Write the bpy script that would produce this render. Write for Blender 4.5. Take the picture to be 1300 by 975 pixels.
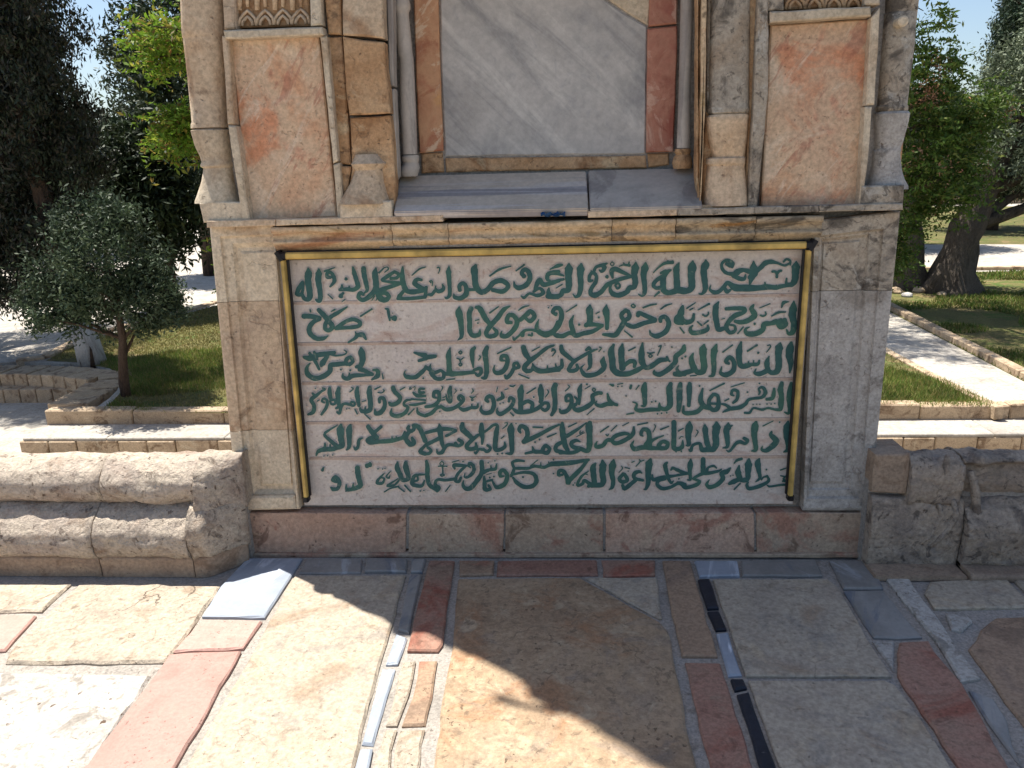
import bpy, bmesh, math, random
import numpy as np
from mathutils import Vector, noise
random.seed(7); rng = np.random.default_rng(11)
for o in list(bpy.data.objects): bpy.data.objects.remove(o)
SC = bpy.context.scene; COL = SC.collection
R = math.radians

# ------------------------------------------------------------------ camera
FPX, PITCH, ROLL, YAW = 976., 16., 1.5, 3.6
p_, r_, y_ = R(PITCH), R(ROLL), R(YAW)
fw = np.array([-math.sin(y_)*math.cos(p_), math.cos(y_)*math.cos(p_), -math.sin(p_)])
rt = np.array([math.cos(y_), math.sin(y_), 0.])
up = np.cross(rt, fw)
rt, up = rt*math.cos(r_)-up*math.sin(r_), up*math.cos(r_)+rt*math.sin(r_)
CAM = np.array([0.0198, -2.9549, 1.6])
cd = bpy.data.cameras.new('camera'); cam = bpy.data.objects.new('camera', cd); COL.objects.link(cam)
cd.sensor_fit = 'HORIZONTAL'; cd.sensor_width = 36; cd.lens = 36*FPX/1300; cd.clip_start = .05; cd.clip_end = 1500
from mathutils import Matrix
cam.matrix_world = Matrix(((rt[0], up[0], -fw[0], CAM[0]), (rt[1], up[1], -fw[1], CAM[1]), (rt[2], up[2], -fw[2], CAM[2]), (0, 0, 0, 1)))
SC.camera = cam
SC.render.resolution_x, SC.render.resolution_y = 1024, 768

# ------------------------------------------------------------------ sky and sun
SUN = Vector((-.28, .21, 1.0)).normalized()
el = math.asin(SUN.z); az = math.atan2(SUN.x, SUN.y)
wd = bpy.data.worlds.new('World'); SC.world = wd; wd.use_nodes = True
nt = wd.node_tree; bg = nt.nodes['Background']; sk = nt.nodes.new('ShaderNodeTexSky')
sk.sky_type = 'NISHITA'; sk.sun_disc = False; sk.sun_elevation = el; sk.sun_rotation = az
sk.air_density = 1.0; sk.dust_density = 1.2; sk.ozone_density = 1.5
nt.links.new(sk.outputs[0], bg.inputs[0]); bg.inputs[1].default_value = .082
sd = bpy.data.lights.new('sun', 'SUN'); sd.energy = 5.0; sd.angle = R(.53); sd.color = (1, .955, .88)
so = bpy.data.objects.new('sun', sd); COL.objects.link(so); so.location = (-4, 3, 12)
so.rotation_euler = SUN.to_track_quat('Z', 'Y').to_euler()
SC.view_settings.view_transform = 'Standard'; SC.view_settings.look = 'None'
SC.view_settings.exposure = .99; SC.view_settings.gamma = 1

# ------------------------------------------------------------------ helpers
def ray(x, y): return fw+rt*(x-650)/FPX-up*(y-487.5)/FPX
def W(x, y, Y=0.):
    d = ray(x, y); return Vector(CAM+d*((Y-CAM[1])/d[1]))
def G(x, y, z=0.):
    d = ray(x, y); return Vector(CAM+d*((z-CAM[2])/d[2]))
def lin(c): return tuple((v/255/12.92 if v/255 <= .04045 else ((v/255+.055)/1.055)**2.4) for v in c)+(1,)
def tagit(o, label=None, cat=None, group=None, kind=None):
    if label: o['label'] = label
    if cat: o['category'] = cat
    if group: o['group'] = group
    if kind: o['kind'] = kind
    return o
def empty(name, loc, label, cat, group=None, parent=None):
    o = bpy.data.objects.new(name, None); COL.objects.link(o); o.location = loc; o.empty_display_size = .1
    return tagit(o, label, cat, group)
def link(name, me, mat, parent=None, smooth=False):
    o = bpy.data.objects.new(name, me); COL.objects.link(o)
    if mat is not None and not me.materials: me.materials.append(mat)
    if parent is not None:
        o.parent = parent
        q = parent; off = Vector((0, 0, 0))
        while q is not None: off += q.location; q = q.parent
        me.transform(Matrix.Translation(-off))
    if smooth:
        me.polygons.foreach_set('use_smooth', [True]*len(me.polygons))
    return o
def mesh(name, V, F, mat, parent=None, smooth=False):
    me = bpy.data.meshes.new(name); me.from_pydata([tuple(v) for v in V], [], F); me.validate()
    bm = bmesh.new(); bm.from_mesh(me); bmesh.ops.recalc_face_normals(bm, faces=bm.faces); bm.to_mesh(me); bm.free()
    return link(name, me, mat, parent, smooth)
def bmobj(name, bm, mat, parent=None, smooth=False):
    bmesh.ops.recalc_face_normals(bm, faces=bm.faces)
    me = bpy.data.meshes.new(name); bm.to_mesh(me); bm.free()
    return link(name, me, mat, parent, smooth)
def area2(P): return sum(P[i][0]*P[(i+1) % len(P)][1]-P[(i+1) % len(P)][0]*P[i][1] for i in range(len(P)))/2
def offset(P, d):
    n = len(P); out = []; s = 1 if area2(P) > 0 else -1
    for i in range(n):
        a, b, c = Vector(P[i-1]), Vector(P[i]), Vector(P[(i+1) % n])
        e1 = (b-a); e2 = (c-b)
        if e1.length < 1e-7 or e2.length < 1e-7: out.append(b); continue
        e1.normalize(); e2.normalize()
        n1 = Vector((-e1.y, e1.x))*s; n2 = Vector((-e2.y, e2.x))*s
        m = n1+n2
        if m.length < .2: m = n1
        m.normalize(); k = d/max(.45, m.dot(n1))
        out.append(b+m*k)
    return out
def subdiv(P, step, jit, seed):
    out = []; n = len(P); rr = random.Random(seed)
    for i in range(n):
        a, b = Vector(P[i]), Vector(P[(i+1) % n]); L = (b-a).length; k = max(1, int(L/step))
        nr = Vector((-(b-a).y, (b-a).x)); nr = nr/nr.length if nr.length > 0 else nr
        for j in range(k):
            q = a.lerp(b, j/k)
            if j > 0 and jit > 0:
                q = q+nr*(noise.noise(Vector((q.x*9, q.y*9, seed)))*jit*1.6+rr.uniform(-jit, jit)*.45)
            elif jit > 0:
                q = q+Vector((rr.uniform(-jit, jit), rr.uniform(-jit, jit)))*.5
            out.append(q)
    return out
SEED = [100]
def slabgeo(P2, mapf, front, thick, bevel, jit, step, gap):
    """P2: outline in plane coords; mapf(a,b,depth) -> 3D; front at depth 0, body going to depth=thick"""
    SEED[0] += 1; sd_ = SEED[0]
    P = offset(P2, gap) if gap else [Vector(p) for p in P2]
    P = subdiv(P, step, jit, sd_)
    Q = offset(P, bevel)
    rr = random.Random(sd_)
    n = len(P); V = []
    bj = [bevel*rr.uniform(.5, 1.3) for _ in range(n)]
    V += [mapf(q.x, q.y, 0) for q in Q]
    V += [mapf(p.x, p.y, bj[i]) for i, p in enumerate(P)]
    V += [mapf(p.x, p.y, thick) for p in P]
    F = [list(range(n))]
    for k in (0, 1):
        for i in range(n):
            j = (i+1) % n; F.append([k*n+i, k*n+j, (k+1)*n+j, (k+1)*n+i])
    return V, F
def wstone(name, px, Y, mat, parent, thick=.06, bevel=.005, jit=.002, step=.06, gap=.0015, label=None):
    P2 = [(lambda v: (v.x, v.z))(W(x, y, Y)) for x, y in px]
    V, F = slabgeo(P2, lambda a, b, d: Vector((a, Y+d, b)), Y, thick, bevel, jit, step, gap)
    o = mesh(name, V, F, mat, parent)
    if label: o['label'] = label
    return o
def gstone(name, px, z, mat, parent, thick=.06, bevel=.006, jit=.004, step=.06, gap=.003, tilt=.0, label=None):
    P2 = [(lambda v: (v.x, v.y))(G(x, y, z)) for x, y in px]
    cx = sum(p[0] for p in P2)/len(P2); cy = sum(p[1] for p in P2)/len(P2); rr = random.Random(SEED[0]+5)
    tx, ty, tz = rr.uniform(-tilt, tilt), rr.uniform(-tilt, tilt), rr.uniform(-.003, .003)
    V, F = slabgeo(P2, lambda a, b, d: Vector((a, b, z+tz-d+(a-cx)*tx+(b-cy)*ty)), z, thick, bevel, jit, step, gap)
    o = mesh(name, V, F, mat, parent)
    if label: o['label'] = label
    return o
def box(name, x0, x1, y0, y1, z0, z1, mat, parent=None, bev=0.):
    bm = bmesh.new(); bmesh.ops.create_cube(bm, size=1)
    for v in bm.verts: v.co = Vector(((x0+x1)/2+v.co.x*(x1-x0), (y0+y1)/2+v.co.y*(y1-y0), (z0+z1)/2+v.co.z*(z1-z0)))
    if bev: bmesh.ops.bevel(bm, geom=bm.edges[:], offset=bev, segments=2, affect='EDGES')
    return bmobj(name, bm, mat, parent)
def rings(name, rs, parent, mat, back, cuts=(), gap=.002):
    """nested outlines: rs = [(px corners, Y)...]; last one capped; cut into courses at heights cuts"""
    bm = bmesh.new(); L = []
    Yf = rs[0][1]
    pts0 = [W(x, y, Yf) for x, y in rs[0][0]]
    L.append([bm.verts.new((p.x, back, p.z)) for p in pts0])
    for px, Y in rs: L.append([bm.verts.new(W(x, y, Y)) for x, y in px])
    for a, b in zip(L, L[1:]):
        n = len(a)
        for i in range(n): bm.faces.new((a[i], a[(i+1) % n], b[(i+1) % n], b[i]))
    bm.faces.new(L[-1])
    bmesh.ops.recalc_face_normals(bm, faces=bm.faces)
    zs = [1e3]+list(cuts)+[-1e3]; out = []
    for k in range(len(zs)-1):
        b2 = bm.copy()
        if zs[k] < 1e2:
            bmesh.ops.bisect_plane(b2, geom=b2.verts[:]+b2.edges[:]+b2.faces[:], plane_co=(0, 0, zs[k]-gap/2), plane_no=(0, 0, 1), clear_outer=True)
        if zs[k+1] > -1e2:
            bmesh.ops.bisect_plane(b2, geom=b2.verts[:]+b2.edges[:]+b2.faces[:], plane_co=(0, 0, zs[k+1]+gap/2), plane_no=(0, 0, -1), clear_outer=True)
        m_ = mat[k] if isinstance(mat, (list, tuple)) else mat
        out.append(bmobj(name, b2, m_, parent))
    bm.free(); return out
def lathe(name, lv, Yc, mat, parent, n=20, ex=2.0):
    """turned stone read off levels (xL, xR, y): centre and radius on the plane Y=Yc"""
    V = []; F = []
    for xl, xr, y in lv:
        a, b = W(xl, y, Yc), W(xr, y, Yc); c = (a+b)/2; r = (b-a).length/2
        for i in range(n):
            t = 2*math.pi*i/n; cx, sx = math.cos(t), math.sin(t)
            V.append((c.x+r*math.copysign(abs(cx)**(2/ex), cx), Yc+r*math.copysign(abs(sx)**(2/ex), sx), c.z))
    for k in range(len(lv)-1):
        for i in range(n): F.append([k*n+i, k*n+(i+1) % n, (k+1)*n+(i+1) % n, (k+1)*n+i])
    F.append(list(range(n))); F.append(list(range((len(lv)-1)*n, len(lv)*n)))
    o = mesh(name, V, F, mat, parent); me = o.data
    for p in me.polygons: p.use_smooth = len(p.vertices) == 4
    try: me.set_sharp_from_angle(angle=R(42))
    except Exception: pass
    return o
def moulding(name, x0, x1, prof, mat, parent, amp=.005, seed=0, dx=.02, cap=True, diag=1., endtaper=.004, cham=0.):
    """profile (Y,z) swept along X and weathered with noise"""
    P = []
    for a, b in zip(prof, prof[1:]):
        a, b = Vector(a), Vector(b); k = max(1, int((b-a).length/.011))
        for j in range(k): P.append(a.lerp(b, j/k))
    P.append(Vector(prof[-1])); m = len(P); nx = max(2, int((x1-x0)/dx)+1)
    V = []; F = []
    for i in range(nx):
        x = x0+(x1-x0)*i/(nx-1); e = min(i, nx-1-i)*dx; er = max(0, 1-e/.035)
        for j, q in enumerate(P):
            t = (P[min(m-1, j+1)]-P[max(0, j-1)]); t.normalize(); nr = Vector((-t.y, t.x))
            v = Vector((x*diag+q.y*6*.5+seed, q.x*7, q.y*5-x*1.5))
            d = noise.fractal(v*1.6, .9, 2.1, 3)*amp*.6
            s2 = Vector((x*9+seed, q.x*16, q.y*20+x*5)); f2 = noise.fractal(s2, .7, 2.2, 5); d -= abs(f2)*amp*1.1
            d += (noise.cell(Vector((x*22+q.y*14, q.x*26+seed, q.y*30)))-.5)*amp*.16
            rg = noise.noise(Vector((x*7+q.y*9+seed, q.y*2.5, 3.3)))
            if rg > .34: d -= (rg-.34)*amp*4
            d -= er*er*endtaper
            yy = q.x-nr.x*d
            if cham: k_ = max(0., (x-(x1-.12))/.12) if cham > 0 else max(0., ((x0+.12)-x)/.12); yy += k_*max(0, -.06-yy)*abs(cham)
            V.append((x, yy, q.y-nr.y*d))
    for i in range(nx-1):
        for j in range(m-1): F.append([i*m+j, i*m+j+1, (i+1)*m+j+1, (i+1)*m+j])
    if cap: F.append(list(range(m))); F.append([(nx-1)*m+j for j in range(m)])
    o = mesh(name, V, F, mat, parent); 
    for p in o.data.polygons: p.use_smooth = len(p.vertices) == 4
    return o
def tube(V, F, pts, rad, n=8, seed=0, rough=0.):
    b0 = len(V); m = len(pts)
    for i, p in enumerate(pts):
        p = Vector(p); t = (Vector(pts[min(m-1, i+1)])-Vector(pts[max(0, i-1)])).normalized()
        a = t.orthogonal().normalized(); b = t.cross(a)
        if i > 0:
            a = (pa-t*pa.dot(t)).normalized(); b = t.cross(a)
        pa = a
        for k in range(n):
            an = 2*math.pi*k/n; r = rad[i]*(1+rough*noise.noise(Vector((math.cos(an)*1.7+seed, math.sin(an)*1.7, p.z*3))))
            V.append(tuple(p+(a*math.cos(an)+b*math.sin(an))*r))
    for i in range(m-1):
        for k in range(n): F.append([b0+i*n+k, b0+i*n+(k+1) % n, b0+(i+1)*n+(k+1) % n, b0+(i+1)*n+k])
    F.append([b0+k for k in range(n)]); F.append([b0+(m-1)*n+k for k in range(n)])

# ------------------------------------------------------------------ materials
def newmat(name, rough=.8):
    m = bpy.data.materials.new(name); m.use_nodes = True; n = m.node_tree.nodes; b = n['Principled BSDF']
    b.inputs['Roughness'].default_value = rough; b.inputs['Specular IOR Level'].default_value = .3
    return m, m.node_tree, b
def smat(name, cols, sc=3., stains=(), fine=.26, bump=.45, rough=.82, stretch=(1, 1, 1), rot=(0, 0, 0), pits=0., rnd=.09, dist=.6, pitsc=70, cracks=0., bd=.004, sat=.98, tile=0.):
    m, t, b = newmat(name, rough); N = t.nodes; L = t.links
    geo = N.new('ShaderNodeNewGeometry'); mp = N.new('ShaderNodeMapping'); mp.vector_type = 'POINT'
    mp.inputs['Rotation'].default_value = rot; mp.inputs['Scale'].default_value = stretch
    L.new(geo.outputs['Position'], mp.inputs['Vector'])
    oi = N.new('ShaderNodeObjectInfo')
    off = N.new('ShaderNodeVectorMath'); off.operation = 'MULTIPLY_ADD'   # every piece is cut from another bit of rock
    L.new(oi.outputs['Random'], off.inputs[0]); off.inputs[1].default_value = (7.3, 4.1, 9.7); L.new(mp.outputs[0], off.inputs[2])
    def noi(scale, det=6, rg=.6, d=0., vec=None):
        q = N.new('ShaderNodeTexNoise'); q.inputs['Scale'].default_value = scale; q.inputs['Detail'].default_value = det
        q.inputs['Roughness'].default_value = rg; q.inputs['Distortion'].default_value = d
        L.new(vec or off.outputs[0], q.inputs['Vector']); return q.outputs['Fac']
    def mrange(v, a, b_, c, d):
        q = N.new('ShaderNodeMapRange'); q.inputs[1].default_value = a; q.inputs[2].default_value = b_; q.inputs[3].default_value = c; q.inputs[4].default_value = d
        q.interpolation_type = 'SMOOTHSTEP'; L.new(v, q.inputs[0]); return q.outputs[0]
    def mix(f, a, b_, bt='MIX'):
        q = N.new('ShaderNodeMix'); q.data_type = 'RGBA'; q.blend_type = bt
        if isinstance(f, float): q.inputs[0].default_value = f
        else: L.new(f, q.inputs[0])
        for s, v in ((6, a), (7, b_)):
            if isinstance(v, tuple): q.inputs[s].default_value = v
            else: L.new(v, q.inputs[s])
        return q.outputs[2]
    n1 = noi(sc, 8, .62, dist)
    rp = N.new('ShaderNodeValToRGB'); L.new(n1, rp.inputs[0]); e = rp.color_ramp.elements
    k = len(cols)
    while len(e) < k: e.new(.5)
    for i, c in enumerate(cols): e[i].position = .33+.34*i/(k-1); e[i].color = lin(c)
    col = rp.outputs[0]
    for s in stains:
        c, s_, lo, hi, am = s[:5]; lo -= .03; hi -= .025; am = min(1., am*.92); st = s[5] if len(s) > 5 else None
        vec = None
        if st:
            m2 = N.new('ShaderNodeMapping'); m2.vector_type = 'TEXTURE'; m2.inputs['Scale'].default_value = tuple(1/v for v in st); m2.inputs['Location'].default_value = (s_*.37, 1.7, s_*.11)
            if len(s) > 6: m2.inputs['Rotation'].default_value = s[6]
            L.new(off.outputs[0], m2.inputs['Vector']); vec = m2.outputs[0]
        msk = mrange(noi(s_, 7, .65, .8, vec), lo, hi, 0, am)
        col = mix(msk, col, lin(c))
    nf = noi(sc*14+20, 5, .7)
    fv = mrange(nf, .3, .7, 1-fine, 1+fine*.55)
    col = mix(1., col, fv, 'MULTIPLY')
    hgt = noi(sc*5+6, 8, .68, .3)
    bm_ = N.new('ShaderNodeBump'); bm_.inputs['Strength'].default_value = bump; bm_.inputs['Distance'].default_value = bd*2.2
    L.new(hgt, bm_.inputs['Height']); nrm = bm_.outputs[0]
    b2 = N.new('ShaderNodeBump'); b2.inputs['Strength'].default_value = bump; b2.inputs['Distance'].default_value = bd*.35
    L.new(nf, b2.inputs['Height']); L.new(nrm, b2.inputs['Normal']); nrm = b2.outputs[0]
    if pits:
        pn = noi(pitsc, 3, .55); pm = mrange(pn, .645, .70, 0., 1.); cl = mrange(noi(sc*2.2, 3), .42, .6, 0, 1)
        mu = N.new('ShaderNodeMath'); mu.operation = 'MULTIPLY'; L.new(pm, mu.inputs[0]); L.new(cl, mu.inputs[1])
        m3 = N.new('ShaderNodeMath'); m3.operation = 'MULTIPLY'; L.new(mu.outputs[0], m3.inputs[0]); m3.inputs[1].default_value = pits
        col = mix(m3.outputs[0], col, lin((92, 74, 58)))
        b3 = N.new('ShaderNodeBump'); b3.invert = True; b3.inputs['Strength'].default_value = .8; b3.inputs['Distance'].default_value = bd
        L.new(mu.outputs[0], b3.inputs['Height']); L.new(nrm, b3.inputs['Normal']); nrm = b3.outputs[0]
    if cracks:
        vo = N.new('ShaderNodeTexVoronoi'); vo.feature = 'DISTANCE_TO_EDGE'; vo.inputs['Scale'].default_value = 2.2
        mv = N.new('ShaderNodeVectorMath'); mv.operation = 'MULTIPLY_ADD'; nn = N.new('ShaderNodeTexNoise'); nn.inputs['Scale'].default_value = 6; nn.inputs['Detail'].default_value = 6
        L.new(off.outputs[0], nn.inputs['Vector']); L.new(nn.outputs['Color'], mv.inputs[0]); mv.inputs[1].default_value = (.35, .35, .35); L.new(off.outputs[0], mv.inputs[2])
        L.new(mv.outputs[0], vo.inputs['Vector'])
        ck = mrange(vo.outputs['Distance'], .0, .012, 1., 0.); cm = mrange(noi(3.1, 3), .5, .62, 0., cracks)
        mu = N.new('ShaderNodeMath'); mu.operation = 'MULTIPLY'; L.new(ck, mu.inputs[0]); L.new(cm, mu.inputs[1])
        col = mix(mu.outputs[0], col, lin((80, 66, 54)))
        b4 = N.new('ShaderNodeBump'); b4.invert = True; b4.inputs['Strength'].default_value = .7; b4.inputs['Distance'].default_value = bd
        L.new(mu.outputs[0], b4.inputs['Height']); L.new(nrm, b4.inputs['Normal']); nrm = b4.outputs[0]
    if tile:
        bk = N.new('ShaderNodeTexBrick'); bk.inputs['Scale'].default_value = tile; bk.inputs['Mortar Size'].default_value = .012; bk.inputs['Mortar Smooth'].default_value = .3; bk.inputs['Color1'].default_value = (1, 1, 1, 1); bk.inputs['Color2'].default_value = (.88, .87, .85, 1); bk.inputs['Mortar'].default_value = (.84, .82, .79, 1); L.new(geo.outputs['Position'], bk.inputs['Vector'])
        col = mix(1., col, bk.outputs['Color'], 'MULTIPLY')
    hs = N.new('ShaderNodeHueSaturation'); L.new(col, hs.inputs['Color']); hs.inputs['Saturation'].default_value = sat
    mr = N.new('ShaderNodeMapRange'); mr.inputs[3].default_value = 1-rnd; mr.inputs[4].default_value = 1+rnd; L.new(oi.outputs['Random'], mr.inputs[0]); L.new(mr.outputs[0], hs.inputs['Value'])
    L.new(hs.outputs[0], b.inputs['Base Color']); L.new(nrm, b.inputs['Normal'])
    return m
M = {}
M['lime'] = smat('limestone_warm', [(198, 168, 134), (206, 182, 152), (190, 166, 140)], 3.2, [((150, 108, 72), 4, .56, .72, .7), ((214, 196, 168), 5, .58, .7, .7), ((110, 84, 62), 9, .62, .72, .6)], pits=.5, bump=.4, pitsc=46, bd=.006, cracks=.35)
M['limeb'] = smat('limestone_brown', [(160, 118, 78), (186, 148, 108), (200, 168, 130)], 4, [((120, 80, 48), 5, .54, .7, .8), ((84, 64, 50), 14, .6, .7, .7), ((206, 186, 150), 6, .6, .7, .7)], pits=.6, bump=.55, pitsc=46, bd=.006, cracks=.35)
M['limep'] = smat('limestone_pale', [(196, 178, 150), (208, 192, 166), (184, 164, 138)], 3.5, [((160, 130, 98), 4, .58, .72, .6), ((122, 104, 86), 10, .64, .74, .5)], pits=.35, bump=.3, pitsc=46, bd=.006, cracks=.35)
M['limeg'] = smat('limestone_lichen', [(146, 136, 122), (176, 164, 146), (160, 142, 120)], 4, [((72, 66, 60), 7, .52, .64, .85), ((190, 184, 172), 9, .58, .66, .7), ((60, 54, 50), 26, .60, .68, .7)], pits=.6, bump=.55, pitsc=46, bd=.006, cracks=.35)
M['slabg'] = smat('marble_lichen_grey', [(158, 152, 145), (180, 174, 166), (150, 142, 132)], 5, [((86, 80, 74), 11, .58, .68, .6), ((196, 192, 186), 8, .6, .7, .6), ((84, 74, 66), 34, .63, .7, .6)], pits=.5, bump=.45, pitsc=46, bd=.006, cracks=.35)
M['cornice'] = smat('cornice_stone', [(196, 162, 120), (210, 184, 148), (202, 174, 138)], 3, [((156, 96, 62), 3.5, .56, .68, .75, (.5, 1, 2.5)), ((150, 118, 66), 5, .56, .68, .7, (.6, 1, 2)), ((90, 74, 58), 12, .6, .7, .7, (.7, 1, 1.6))], pits=.6, bump=.5, pitsc=46, bd=.006, cracks=.35)
M['corniceg'] = smat('cornice_stone_lichen', [(172, 148, 116), (190, 168, 136), (158, 142, 118)], 3, [((62, 56, 50), 8, .5, .62, .85, (.6, 1, 2)), ((168, 120, 62), 6, .58, .68, .8, (.6, 1, 3))], pits=.6, bump=.55, pitsc=46, bd=.006, cracks=.35)
M['pinkp'] = smat('pink_breccia', [(196, 148, 112), (204, 174, 142), (196, 164, 134), (198, 146, 112)], 2.6, [((188, 116, 90), 5, .59, .70, .5), ((212, 192, 166), 3.2, .52, .62, .75), ((200, 128, 86), 2.6, .57, .66, .7), ((164, 100, 78), 9, .60, .68, .6, (2.2, 1, .5), (0, .6, 0)), ((214, 196, 172), 8, .60, .68, .6, (2.2, 1, .4), (0, .6, 0))], pits=.2, bump=.2, rough=.6)
M['grey'] = smat('grey_marble', [(172, 168, 162), (184, 180, 174), (164, 162, 157)], 1.6, [((132, 132, 132), 4, .54, .70, .75, (.22, 1, 1.5), (0, R(42), 0)), ((206, 202, 194), 5, .55, .70, .8, (.2, 1, 1.3), (0, R(44), 0)), ((128, 130, 134), 1.6, .54, .7, .6), ((150, 150, 152), 14, .6, .7, .35)], fine=.12, bump=.12, rough=.72, rnd=.05, dist=1.2)
M['greyf'] = smat('grey_marble_banded', [(192, 176, 156), (206, 190, 170), (182, 167, 150)], 2, [((136, 134, 140), 3.2, .54, .6, .8, (.12, 3.2, 3)), ((206, 198, 192), 3.6, .56, .62, .7, (.12, 3.6, 3))], fine=.12, bump=.15, rough=.8, rnd=.06)
M['greyc'] = smat('grey_marble_column', [(166, 156, 144), (188, 178, 166), (154, 147, 138)], 2.4, [((120, 112, 110), 5, .56, .66, .55, (1.4, 1, .25)), ((196, 186, 172), 6, .58, .7, .5, (1.2, 1, .3))], fine=.08, bump=.12, rough=.55)
M['orange'] = smat('orange_marble', [(184, 130, 94), (200, 152, 112), (178, 114, 82)], 4, [((218, 190, 158), 8, .57, .62, .9, (1.6, 1, .6), (0, .7, 0)), ((156, 82, 52), 5, .56, .68, .7), ((212, 160, 84), 3.2, .58, .7, .6)], fine=.08, bump=.12, rough=.5, dist=1.6)
M['redm'] = smat('red_marble', [(166, 100, 82), (180, 126, 102), (152, 84, 66)], 4, [((206, 168, 146), 7, .54, .62, .8), ((128, 58, 44), 6, .56, .68, .7)], fine=.1, bump=.14, rough=.5, dist=1.6)
M['panel'] = smat('inscription_marble', [(198, 186, 175), (208, 198, 187), (202, 191, 180)], 4, [((180, 150, 134), 5, .55, .68, .65, (.5, 1, 1.4)), ((206, 194, 186), 7, .57, .68, .6), ((140, 106, 90), 11, .63, .71, .5), ((150, 120, 104), 40, .64, .7, .5)], fine=.14, pits=.25, bump=.28, rnd=.03, rough=.7)
M['fillet'] = smat('inscription_fillet', [(182, 160, 144), (192, 172, 156)], 5, [((140, 104, 88), 9, .56, .68, .6)], fine=.15, bump=.3, rnd=.04)
M['halo'] = smat('cleaned_edge_marble', [(196, 184, 172), (204, 194, 184)], 6, fine=.1, bump=.2, rnd=.02)
M['green'] = smat('green_letter_paint', [(56, 100, 94), (48, 90, 88), (64, 108, 92)], 3, [((72, 118, 96), 4, .55, .7, .5), ((120, 134, 120), 26, .63, .72, .75)], fine=.14, bump=.2, rough=.55, rnd=.02)
M['plinth'] = smat('plinth_stone', [(180, 158, 134), (170, 148, 126), (186, 166, 144)], 4, [((160, 106, 86), 3, .55, .66, .75), ((104, 78, 60), 10, .58, .68, .7), ((196, 176, 152), 6, .6, .7, .6)], pits=.8, bump=.6)
M['plinthr'] = smat('plinth_red_stone', [(180, 144, 120), (186, 154, 132), (184, 160, 138)], 4, [((152, 92, 74), 4, .56, .66, .7), ((96, 66, 52), 10, .58, .68, .7), ((196, 170, 142), 6, .58, .68, .6)], pits=.8, bump=.6)
M['mortar'] = smat('grey_mortar', [(142, 136, 128), (160, 152, 142), (148, 144, 138)], 5, [((112, 102, 92), 8, .58, .7, .6)], fine=.3, pits=.4, bump=.7, rough=.95)
M['crust'] = smat('weathered_wall_stone', [(178, 163, 146), (190, 176, 158), (168, 153, 140)], 4, [((140, 118, 98), 6, .56, .68, .6), ((200, 186, 164), 7, .58, .68, .6), ((84, 70, 60), 18, .6, .68, .75), ((156, 132, 108), 4, .60, .72, .45)], pits=.9, pitsc=48, bump=1., bd=.010)
M['crustg'] = smat('weathered_grey_stone', [(166, 149, 132), (180, 163, 144), (154, 139, 125)], 4, [((78, 70, 66), 6, .54, .66, .7), ((156, 142, 126), 7, .58, .68, .6), ((106, 106, 112), 5, .58, .7, .5), ((60, 52, 48), 20, .6, .68, .7)], pits=.7, bump=1., bd=.010)
M['crusto'] = smat('ochre_wall_stone', [(150, 128, 108), (164, 142, 120), (144, 124, 106)], 4, [((120, 92, 70), 6, .56, .68, .6), ((184, 160, 132), 7, .6, .7, .6)], pits=.5, bump=.45)
M['fl1'] = smat('floor_cream_stone', [(156, 143, 127), (168, 155, 136), (146, 134, 121)], 3, [((146, 120, 92), 3, .55, .68, .6), ((132, 126, 118), 5, .56, .68, .6), ((178, 160, 132), 6, .58, .68, .5), ((112, 96, 78), 22, .6, .68, .45)], pits=.5, bump=.42, cracks=.3)
M['fl3'] = smat('floor_brown_mottled_stone', [(146, 122, 97), (164, 140, 112), (152, 132, 110)], 2.6, [((150, 106, 72), 3, .55, .68, .7), ((128, 118, 108), 4, .55, .68, .6), ((184, 166, 138), 9, .57, .68, .6), ((100, 86, 72), 26, .6, .68, .6)], pits=.8, bump=.5, cracks=.4, pitsc=50)
M['fl2'] = smat('floor_rough_stone', [(172, 158, 140), (184, 170, 150), (162, 148, 132)], 3.4, [((136, 110, 84), 6, .57, .67, .5), ((112, 92, 72), 16, .6, .67, .6)], pits=.8, bump=.85, cracks=.8, bd=.007)
M['flw'] = smat('floor_white_stone', [(168, 161, 151), (178, 172, 163), (158, 151, 142)], 3, [((124, 116, 106), 9, .57, .66, .75), ((136, 128, 116), 30, .58, .66, .7)], pits=1., pitsc=45, bump=.9, cracks=.4)
M['flp'] = smat('floor_pink_stone', [(166, 130, 118), (176, 140, 128), (160, 122, 110)], 4, [((180, 150, 134), 5, .58, .7, .35)], fine=.12, bump=.25, pits=.2)
M['flo'] = smat('floor_orange_stone', [(146, 122, 100), (156, 130, 106), (138, 116, 98)], 4, [((156, 96, 76), 3.4, .57, .66, .6), ((112, 92, 76), 7, .56, .68, .6)], bump=.3, pits=.4)
M['flr'] = smat('floor_red_stone', [(146, 106, 90), (158, 120, 102), (146, 118, 100)], 4, [((142, 80, 62), 3, .52, .64, .85), ((146, 126, 106), 3.4, .54, .66, .8), ((110, 78, 64), 14, .58, .68, .6)], bump=.3, pits=.4)
M['flg'] = smat('floor_grey_marble', [(126, 122, 116), (140, 136, 130), (116, 113, 109)], 3, [((104, 108, 118), 5, .55, .66, .6, (1.5, .4, 1), (0, 0, .5)), ((176, 178, 180), 6, .58, .68, .6, (1.5, .35, 1), (0, 0, .4))], fine=.1, bump=.15, rough=.6)
M['flb'] = smat('floor_blue_marble', [(130, 127, 122), (146, 143, 138), (120, 118, 114)], 3, [((166, 168, 170), 5, .56, .66, .7, (2, .3, 1), (0, 0, -.35)), ((88, 94, 106), 5, .54, .64, .8, (2, .3, 1), (0, 0, -.35))], fine=.08, bump=.12, rough=.5)
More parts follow.
